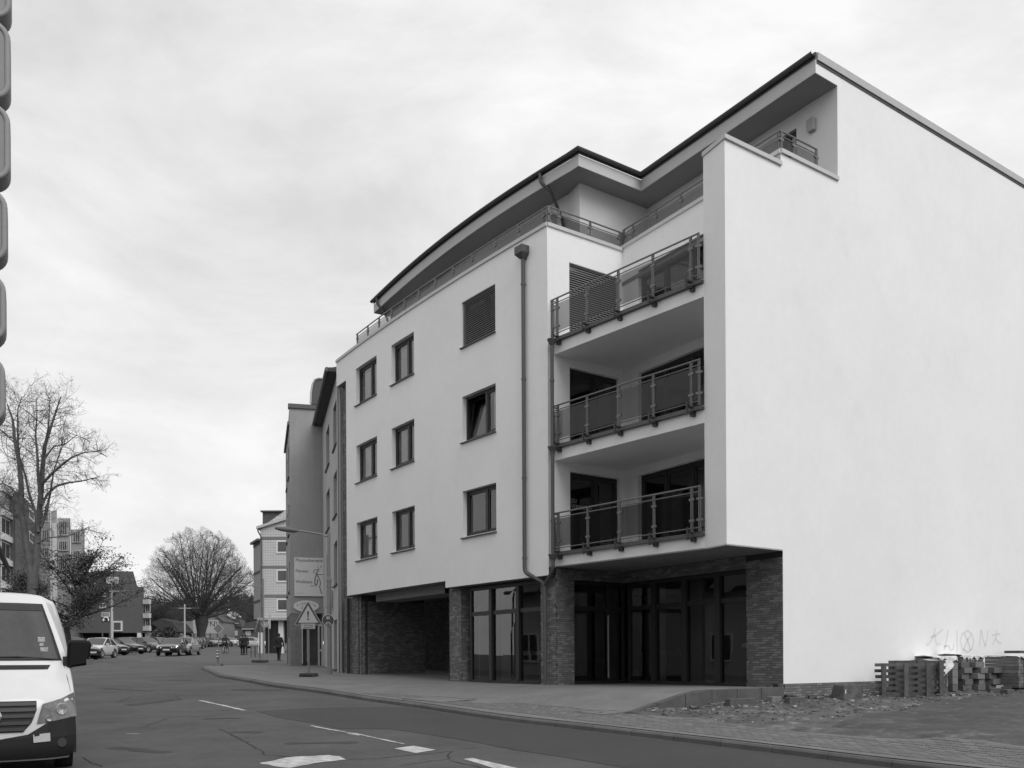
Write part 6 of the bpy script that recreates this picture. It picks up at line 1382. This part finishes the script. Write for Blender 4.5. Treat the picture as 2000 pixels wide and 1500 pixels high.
# the big round tree
Y = 140; bt = empty('round_tree', (pt(392, 1262, Y).x, Y, zr(Y)), 'large bare tree with a dome shaped twiggy crown at the street end', 'tree'); base = bt.location.copy(); rr = random.Random(3)
top_z = pt(388, 1030, Y).z; m = MB(); fork = base+Vector((.2, 0, 3.6))
m.tube([base+Vector((0, 0, -.3)), base+Vector((.05, 0, .8)), base+Vector((.1, 0, 2.2)), fork, base+Vector((.1, 0, 5.0))], [.78, .6, .62, .95, .8], 10); m.build('trunk', bark, bt, smooth=True)
cen = Vector((base.x-.2, Y, base.z+5.2)); RX, RZ = 8.9, top_z-cen.z
env = lambda p: ((p.x-cen.x)/RX)**2+((p.y-cen.y)/RX)**2+((p.z-cen.z)/(RZ if p.z > cen.z else 2.3))**2 < 1.0*(1+.05*math.sin(p.x*3+p.z*2))
m = MB(); NL = 44
for i in range(NL):
    az_ = i*2.39996; el_ = R(7+76*((i+.5)/NL)) if i > -1 else 0; d = Vector((math.cos(az_)*math.cos(el_), math.sin(az_)*math.cos(el_), math.sin(el_)))
    grow(m, base+Vector((.1+d.x*.5, d.y*.5, 3.9+1.3*rr.random())), (d+Vector((0, 0, .10))), 13.5, .075+.11*rr.random(), 0, rr, up=.022, spread=.62, kids=(12, 8, 4), segs=9, minr=.007, wob=.06, env=env, taper=.12, kf=.34)
m.build('crown', twigm, bt)
# tall bare tree on the left, two main stems
Y = 52; tt = empty('tall_tree', (pt(68, 1290, Y).x, Y, zr(Y)), 'tall bare tree with two forked stems behind the white van', 'tree'); rr = random.Random(9); q = lambda x, y, dy=0: pt(x, y, Y+dy)
stems = [([(68, 1292), (64, 1200), (62, 1120), (50, 1060), (44, 1000), (41, 940), (36, 900), (30, 860), (25, 820), (14, 790)], .34, 0), ([(64, 1150), (70, 1080), (76, 1020), (79, 960), (82, 910), (88, 870), (98, 840), (108, 810), (120, 775)], .27, .4),
         ([(79, 985), (76, 930), (74, 890), (70, 850), (71, 815), (72, 780)], .13, -.3), ([(74, 1040), (68, 1000), (58, 965), (50, 930), (40, 900), (32, 870), (14, 850), (4, 840)], .12, .5), ([(42, 950), (38, 905), (36, 870), (35, 830), (36, 800), (42, 775)], .12, .3),
         ([(82, 985), (92, 965), (110, 950), (130, 943), (158, 940), (178, 935), (195, 930)], .10, .2), ([(82, 945), (100, 925), (125, 905), (142, 893), (165, 883), (190, 882), (208, 892)], .10, -.3), ([(80, 1030), (92, 1000), (98, 960), (104, 920), (115, 890), (130, 855)], .11, .5),
         ([(44, 990), (30, 960), (15, 948), (-10, 940)], .08, 0), ([(84, 900), (104, 872), (128, 868), (150, 850), (175, 862)], .07, .2), ([(72, 1060), (95, 1050), (130, 1048), (150, 1040), (175, 1030)], .06, .3), ([(44, 1020), (20, 1000), (0, 985)], .06, .2), ([(88, 870), (96, 830), (98, 800), (96, 775)], .07, 0)]
trk, cr = MB(), MB()
for pl_, r0, dy in stems:
    P = [q(x+rr.uniform(-1.5, 1.5), y, dy*(i/len(pl_))*3) for i, (x, y) in enumerate(pl_)]; rads = [max(.015, .8*r0*(1-.86*i/(len(P)-1))) for i in range(len(P))]
    (trk if r0 > .2 else cr).tube(P, rads, 8, caps=False)
    for k in range(int(16+r0*70)):
        t = rr.uniform(.25 if r0 > .2 else .1, 1)*(len(P)-1); i = min(len(P)-2, int(t)); a = P[i].lerp(P[i+1], t-i)
        if a.z < q(60, 1130).z: continue
        ax = (P[i+1]-P[i]).normalized(); s = Vector((rr.gauss(0, 1), rr.gauss(0, 1), rr.gauss(0, .6))).normalized(); grow(cr, a, ax*.45+s*.9, rr.uniform(1.0, 2.5)*(.6+.5*(r0 > .1)), .017, 1, rr, up=.05, spread=.8, kids=(0, 6, 4), segs=6, minr=.0042, wob=.2)
trk.build('trunk', barkp, tt, smooth=True); cr.build('crown', barkp, tt)
# leafy dark tree
def leafy(px, Y, top, bot, halfw, label, name, seed, nleaf, leafm, lean=0, lay=False):
    rr = random.Random(seed); b = pt(px, 1290, Y); t = empty(name, (b.x, Y, zr(Y)), label, 'tree'); z0, z1 = zr(Y), pt(px, top, Y).z; zb0 = pt(px, bot, Y).z; W0 = halfw/1860*Y
    m = MB(); m.tube([(b.x, Y, z0-.2), (b.x+.1, Y, z0+1.0), (b.x-.1, Y, zb0+.4)], [.26, .2, .17], 8); m.build('trunk', bark, t, smooth=True); br, lf = MB(), MB()
    cx = b.x+lean; H_ = z1-zb0
    for i in range(30):
        hh = rr.random()**.9; az_ = rr.uniform(0, 6.28); p = Vector((b.x-.1+lean*hh, Y, zb0-.1+hh*H_*.75)); el_ = .15+hh*.9; L0 = W0*math.sqrt(max(.1, 1-(hh*1.0)**2))*rr.uniform(.75, 1.08)
        d = Vector((math.cos(az_), math.sin(az_), el_)).normalized(); P = [p]; 
        for k in range(7): d = (d+Vector((rr.gauss(0, .15), rr.gauss(0, .15), rr.gauss(.02, .1)))).normalized(); P.append(P[-1]+d*L0/7)
        br.tube(P, [.07*(1-.8*k/7) for k in range(8)], 4, caps=False)
        for k in range(1, 8):
            for c_ in range(5):
                q_ = P[k]+Vector((rr.gauss(0, .28), rr.gauss(0, .28), rr.gauss(.05, .16))); br.tube([P[k], q_], .012, 3, caps=False)
                for l_ in range(nleaf):
                    a = q_+Vector((rr.gauss(0, .22), rr.gauss(0, .22), rr.gauss(0, .10 if lay else .16))); u_ = Vector((rr.gauss(0, 1), rr.gauss(0, 1), rr.gauss(0, .6))).normalized(); v_ = u_.cross(Vector((rr.gauss(0, .5), rr.gauss(0, .5), 1))).normalized(); s = rr.uniform(.045, .09)
                    lf.add([a-u_*s, a+v_*s*.5, a+u_*s, a-v_*s*.5], [(0, 1, 2, 3)])
    br.build('branches', bark, t); tag(lf.build('foliage', leafm, t), kind='stuff')
leafm = mat('dark_leaf', .07, .7, var=.3, vs=1.5, isl=.9)
leafy(132, 58, 1066, 1228, 150, 'dark leafy tree between the van and the parked cars', 'leafy_tree', 21, 13, leafm, lean=.9, lay=True)
leafy(60, 66, 1100, 1230, 60, 'smaller dark evergreen behind the white van roof', 'leafy_tree', 22, 9, leafm)
def bush(px, Y, top, halfw, label, seed, n_):
    rr = random.Random(seed); b = pt(px, 1270, Y); r = empty('bush', (b.x, Y, zr(Y)), label, 'bush'); W0 = halfw/1860*Y; H_ = pt(px, top, Y).z-zr(Y); m = MB()
    for i in range(9): m.tube([(b.x+rr.uniform(-.4, .4)*W0, Y+rr.uniform(-.5, .5), zr(Y)-.1), (b.x+rr.uniform(-.8, .8)*W0, Y+rr.uniform(-1, 1), zr(Y)+H_*.7)], [.06, .02], 4)
    m.build('stem', bark, r); m = MB()
    for i in range(n_):
        t = rr.uniform(0, 6.28); q_ = math.sqrt(rr.random()); a = Vector((b.x+W0*q_*math.cos(t), Y+1.2*q_*math.sin(t), zr(Y)+H_*rr.random()*(1-.6*q_*q_))); u_ = Vector((rr.gauss(0, 1), rr.gauss(0, 1), rr.gauss(0, 1))).normalized(); v_ = u_.cross(Vector((rr.random(), 1, rr.random()))).normalized(); s = rr.uniform(.1, .24); m.add([a-u_*s, a+v_*s*.6, a+u_*s, a-v_*s*.6], [(0, 1, 2, 3)])
    tag(m.build('foliage', leafm, r), kind='stuff')
bush(305, 118, 1230, 12, 'dark shrub at the corner of the brick building', 31, 1500); bush(330, 120, 1222, 17, 'wide dark shrub under the dark sloping roof', 32, 2600); bush(366, 150, 1224, 9, 'shrub left of the thick tree trunk', 33, 1200)
def smalltree(px, Y, top, label, seed, sp=.7, L0=None):
    rr = random.Random(seed); b = pt(px, 1270, Y); r = empty('bare_tree', (b.x, Y, zr(Y)), label, 'tree'); H_ = pt(px, top, Y).z-zr(Y); m = MB(); m.tube([(b.x, Y, zr(Y)-.2), (b.x, Y, zr(Y)+H_*.3)], [.2, .15], 6); m.build('trunk', bark, r); m = MB()
    for i in range(14): d = Vector((rr.gauss(0, .5), rr.gauss(0, .5), 1)); grow(m, Vector((b.x, Y, zr(Y)+H_*rr.uniform(.15, .32))), d, H_*rr.uniform(.5, .75), .1, 0, rr, up=.03, spread=sp, kids=(9, 7, 2), segs=7, minr=.02, wob=.1)
    m.build('crown', twigm, r)
smalltree(300, 150, 1165, 'bare grey tree behind the brick building balconies', 41); smalltree(488, 178, 1165, 'bare tree above the small dark houses', 42); smalltree(345, 175, 1172, 'bare tree left of the big round tree, further back', 43)

# ================================================================== THE BUILDERS' LOT
wood = mat('pallet_wood', .10, .9, var=.3, vs=3, bump=.4, bs=30, isl=.35); blockm = mat('concrete_block', .13, .95, var=.15, vs=3, isl=.5, bump=.4, bs=40); foil = mat('plastic_foil', .62, .3, var=.25, vs=5, bump=1.0, bs=9); foild = mat('strapped_pack', .15, .7, var=.25, vs=4, isl=.4)
def gpos(px, py): return ghit(px, py, zl)
def gframe(px, py, lab, name, cat, group=None, out=None):   # frame parallel to the gable, through a ground sighting
    p = gpos(px, py); r = empty(name, (p.x, p.y, p.z), lab, cat, group); return r, Fr(p, p.xy+GD), p
def pallet(px, py, lab, w_=1.2, h_=.82, lean=.10, depth=.14, dr=(1, -.08)):
    r, f, p = gframe(px, py, lab, 'wooden_pallet', 'pallet', 'wooden pallets standing against the wall'); n = 6; f = Fr(p, p.xy+Vector(dr))
    for i in range(n):
        z = p.z+.02+i*(h_-.09)/(n-1); b = lean*(z-p.z); m = MB(); f.box(m, rnd.uniform(-.02, .01), w_+rnd.uniform(-.01, .02), b+.085, b+.105, z, z+.078); m.build('deck_board', wood, r)
    for a in (.04+.08, w_/2-.04, w_-.20): m = MB(); f.box(m, a, a+.10, .03*0-.01+lean*.4-.04, .085+lean*.4-.04, p.z+.0, p.z+h_+.01); m.build('bearer', wood, r)
    return r, f, p
pallet(1713, 1361, 'dark wooden pallet standing upright against the wall, front one', 1.36, .80)
r2, f2, p2 = pallet(1740, 1354, 'second wooden pallet standing upright behind the front one', 1.40, .80, dr=(1, -.02))
# bundle with plastic hoops behind the pallet
r, f, p = gframe(1672, 1343, 'pale rounded plastic covered bundle with hoops behind the pallets', 'plastic_bundle', 'bundle'); m = MB(); secs = []
for a in np.linspace(0, 1.9, 12): H_ = .30+.45*math.sin(min(1, a/1.3)*math.pi/2); secs.append([f.p(a+.0, .55+.42*math.cos(t)*1.0-.1, p.z+H_*math.sin(t)+.06*math.sin(a*9)*0) for t in np.linspace(0, math.pi, 9)])
m.grid(secs); m.build('cover', mat('dull_foil', .55, .7, var=.08, vs=3), r, smooth=True)
for a in (.35, .75): 
    H_ = .31+.45*math.sin(min(1, a/1.3)*math.pi/2); m = MB(); m.tube([f.p(a, .45+.43*math.cos(t), p.z+H_*math.sin(t)) for t in np.linspace(0, math.pi, 12)], .008, 5); m.build('hoop', METAL, r)
# single block on top, on a board pile behind
r, f, p = gframe(1730, 1352, 'stack of flat pale boards behind the pallets', 'board_stack', 'boards'); 
for i in range(7): m = MB(); f.box(m, .1+rnd.uniform(-.04, .04), 2.1+rnd.uniform(-.05, .05), .35, 1.0, p.z+.08+i*.115, p.z+.08+i*.115+.1); m.build('board', blockm if i < 6 else METALL, r)
zt_ = p.z+.08+7*.115; a0 = hit(1794, 1288, f.p(0, .5, 0), f.p(3, .5, 0)); aa = (a0-Vector((f.o.x, f.o.y, 0))).xy.dot(f.d.xy)
r = empty('concrete_pot', (a0.x, a0.y, zt_), 'single grey block lying on top of the boards behind the pallets', 'block'); m = MB(); m.add([f.p(aa+x, .4+y, zt_+z) for z, s in ((0, .9), (.20, 1.0), (.22, .97)) for x, y in ((.03*(1-s)*9, 0), (.40*s, 0), (.40*s, .25), (.03*(1-s)*9, .25))], [(0, 1, 5, 4), (1, 2, 6, 5), (2, 3, 7, 6), (3, 0, 4, 7), (4, 5, 9, 8), (5, 6, 10, 9), (6, 7, 11, 10), (7, 4, 8, 11), (8, 9, 10, 11), (3, 2, 1, 0)]); m.build('block', CONC, r, bevel=.015)
# strapped packs with foil
def pack(px, py, w_, h_, d_, lab, nx, nz, foiltop=True, m_=None, off=0):
    r, f, p = gframe(px, py, lab, 'brick_pack', 'brick pack', 'strapped packs of bricks on the lot'); m_ = m_ or foild
    for i in range(nx):
        for j in range(nz): m = MB(); f.box(m, i*w_/nx+.004, (i+1)*w_/nx-.004, rnd.uniform(-.012, .012)+off, d_+off, p.z+.1+j*h_/nz+.003, p.z+.1+(j+1)*h_/nz-.003); m.build('brick', m_, r)
    for a in (w_*.2, w_*.75): m = MB(); f.box(m, a, a+.02, off-.022, off-.016, p.z+.1, p.z+h_+.1); m.build('strap', BLACK, r)
    m = MB(); f.box(m, 0, w_, off, d_+off, p.z, p.z+.03); f.box(m, 0, w_, off+.0, d_+off, p.z+.07, p.z+.095); m.build('pallet_base', wood, r)
    if foiltop:
        m = MB(); rows = []
        for i in range(17):
            a = -.04+(w_+.08)*i/16; rr_ = []
            for b, z in ((off-.035, h_+.05-.16*noise.noise(Vector((a*5, px*.1, 0)))), (off-.035, h_+.11), (off+.02, h_+.13), (off+d_*.5, h_+.15), (d_+off, h_+.13)): rr_.append(f.p(a, b+rnd.uniform(-.012, .012), p.z+z+rnd.uniform(-.03, .03)))
            rows.append(rr_)
        m.grid(rows); m.build('foil', foil, r, smooth=False)
    return r, f, p
_, f, p = pack(1829, 1357, .55, .72, .8, 'strapped pack right of the pallets with a torn white foil flap', 4, 8)
m = MB(); m.grid([[f.p(.0+a, -.08-.05*b, p.z+.86-b*.45*(1-a*1.1) if a < .6 else p.z+.84-b*.1) for a in np.linspace(-.05, .62, 9)] for b in np.linspace(0, 1, 5)]); m.build('foil_flap', foil, bpy.data.objects['brick_pack'])
pack(1990, 1349, 1.2, .80, .9, 'strapped pack at the right edge of the view under white foil', 8, 9)
pack(1920, 1352, 1.1, .84, .9, 'tall strapped pack behind the loose block pile', 8, 9, off=.55)
pack(1868, 1354, .8, .80, .8, 'strapped pack behind the narrow column of blocks', 5, 8, off=.45)
def cblock(px, py, dz, l_, h_, off=0, rot=0, lab='', mt=None):
    p = gpos(px, py); r = empty('concrete_block', (p.x, p.y, p.z+dz), lab, 'concrete block', 'loose concrete blocks on the lot'); f = Fr(p, p.xy+Vector((GD.x*math.cos(rot)-GD.y*math.sin(rot), GD.x*math.sin(rot)+GD.y*math.cos(rot)))); m = MB(); f.box(m, 0, l_, off, off+.24, p.z+dz, p.z+dz+h_); m.build('block', mt or blockm, r, bevel=.008)
bot_y = 1352
for j in range(4): cblock(1861, bot_y, .02+j*.185, .26, .178, 0, 0, 'block %s in the narrow column right of the foil flap' % ['at the bottom', 'second from the bottom', 'third from the bottom', 'at the top'][j])
names = ['bottom row', 'second row', 'third row', 'fourth row', 'top row']
for j in range(5):
    for i in range(3 if j < 4 else 2):
        cblock(1884+i*27+(j % 2)*7, 1351-i*.5, .02+j*.153, .37+.03*((i+j) % 2), .15, rnd.uniform(0, .10), rnd.uniform(-.12, .12), '%s block in the %s of the loose block pile' % (['left', 'middle', 'right'][i], names[j]))
for px, py, rt in ((1955, 1353, .5), (1968, 1356, -.3), (1975, 1350, .2), (1962, 1347, 1.0)): cblock(px, py, .0, .24, .12, 0, rt, 'fallen block lying %s of the loose pile' % {1955: 'just right', 1968: 'in front', 1975: 'to the far right', 1962: 'behind the foot'}[px], METALL if px == 1962 else None)
m = MB(); p = gpos(1866, 1358); f = Fr(p, p.xy+GD); f.box(m, 0, 1.25, -.12, .0, p.z+.01, p.z+.035); r = empty('plank', p, 'thin plank lying in front of the block pile', 'plank'); m.build('board', wood, r)
# concrete base block, kerb pieces
r, f, p = gframe(1631, 1366, 'dark weathered concrete foundation block with a pale label by the plinth', 'foundation_block', 'concrete block'); m = MB()
m.add([f.p(a, b, p.z+z) for z, k in ((-.05, 0), (.30, .05), (.345, .07)) for a, b in ((k, -.25+k), (.80-k, -.25+k), (.80-k, .15-k), (k, .15-k))], [(0, 1, 5, 4), (1, 2, 6, 5), (2, 3, 7, 6), (3, 0, 4, 7), (4, 5, 9, 8), (5, 6, 10, 9), (6, 7, 11, 10), (7, 4, 8, 11), (8, 9, 10, 11)]); m.build('block', mat('mossy_concrete', .075, .95, var=.5, vs=4, bump=.6, bs=20), r, bevel=.02)
m = MB(); f.box(m, .06, .09, -.235, -.225, p.z+.14, p.z+.23); m.build('label', WHITE, r)
for i, (px, py, l_, h_, lab) in enumerate(((1418, 1378, .85, .14, 'long dark kerb piece lying in front of the terrace edge'), (1534, 1373, .55, .12, 'dark flat kerb piece at the foot of the plinth corner'), (1500, 1372, .32, .13, 'short pale kerb piece near the plinth corner'))): 
    r, f, p = gframe(px, py, lab, 'kerb_piece', 'kerb stone'); m = MB(); f.box(m, 0, l_, -.12, .03, p.z-.03, p.z+h_); m.build('stone', CONCD if i != 2 else CONC, r, bevel=.01)
# rubble
rb_ = MB(); rr = random.Random(77)
def stone(mb, p, s, rr):
    v = []; 
    for k in range(8): v.append(p+Vector(((1 if k & 1 else -1)*s*rr.uniform(.5, 1.1), (1 if k & 2 else -1)*s*rr.uniform(.4, .9), (1 if k & 4 else 0)*s*rr.uniform(.5, 1.1)-.2*s)))
    mb.add(v, [(0, 1, 3, 2), (4, 5, 7, 6), (0, 1, 5, 4), (2, 3, 7, 6), (0, 2, 6, 4), (1, 3, 7, 5)])
wb = MB()
for i in range(4200):
    a = rr.uniform(-4.6, 9.5); b = -abs(rr.gauss(0, .34))-.02-(.0 if a < 0 else .05); 
    if rr.random() < .35: b = -rr.uniform(0, 2.6)
    q_ = K_+GD*a+GN*b; s = abs(rr.gauss(0, .018))+.006; (wb if rr.random() < .10 else rb_) and stone(wb if rr.random() < .08 else rb_, Vector((q_.x, q_.y, zlotp(q_.x, q_.y))), s if rr.random() < .96 else s*2.2, rr)
tag(rb_.build('rubble', mat('rubble', .12, .95, var=.3, vs=6, isl=.5)), kind='stuff'); tag(wb.build('plaster_crumbs', mat('crumbs', .35, .9, isl=.4)), kind='stuff')
for px, py, s, lab in ((1420, 1376, .10, 'broken stone in front of the long kerb piece'), (1410, 1374, .09, 'pale broken stone left of the long kerb piece'), (1455, 1380, .12, 'flat pale slab fragment in front of the terrace'), (1497, 1371, .1, 'dark stone between the two kerb pieces'), (1537, 1373, .07, 'small white stone at the plinth corner'), (1553, 1381, .09, 'pale stone splinter on the dirt'), (1664, 1370, .13, 'flat pale stone in front of the foundation block'), (1690, 1368, .15, 'broad pale stone between the foundation block and the pallets'), (1716, 1361, .09, 'white stone at the left foot of the pallet'), (1766, 1364, .09, 'white stone in front of the pallet'), (1862, 1359, .12, 'white plastic scrap in front of the strapped packs')):
    p = gpos(px, py); m = MB(); stone(m, Vector((0, 0, 0)), s*.5, rr); o = m.build('loose_stone', mat('pale_stone', .3, .9) if ('pale' in lab or 'white' in lab) else CONCD, None, bevel=.008); o.location = p; tag(o, lab, 'stone', 'loose stones on the dirt')
# timber and trestle just entering at the right edge
p = hit(1989, 1300, (A_.x-.6*GN.x, A_.y-.6*GN.y), (A_.x-.6*GN.x+GD.x, A_.y-.6*GN.y+GD.y)); r = empty('timber_stack', p, 'dark timber ends at the right edge above the packs', 'timber'); f = Fr(p, p.xy+GD)
for i, (dz, l0) in enumerate(((.36, 0), (.24, .08), (.12, .10), (.0, .04))): m = MB(); f.box(m, l0, 2.2, -.05, .4, p.z+dz, p.z+dz+.07); m.build('timber', CONCD, r)
m = MB(); f.box(m, .5, .6, 0, .3, .7, p.z); f.box(m, 1.5, 1.6, 0, .3, .7, p.z); m.build('trestle', CONCD, r)
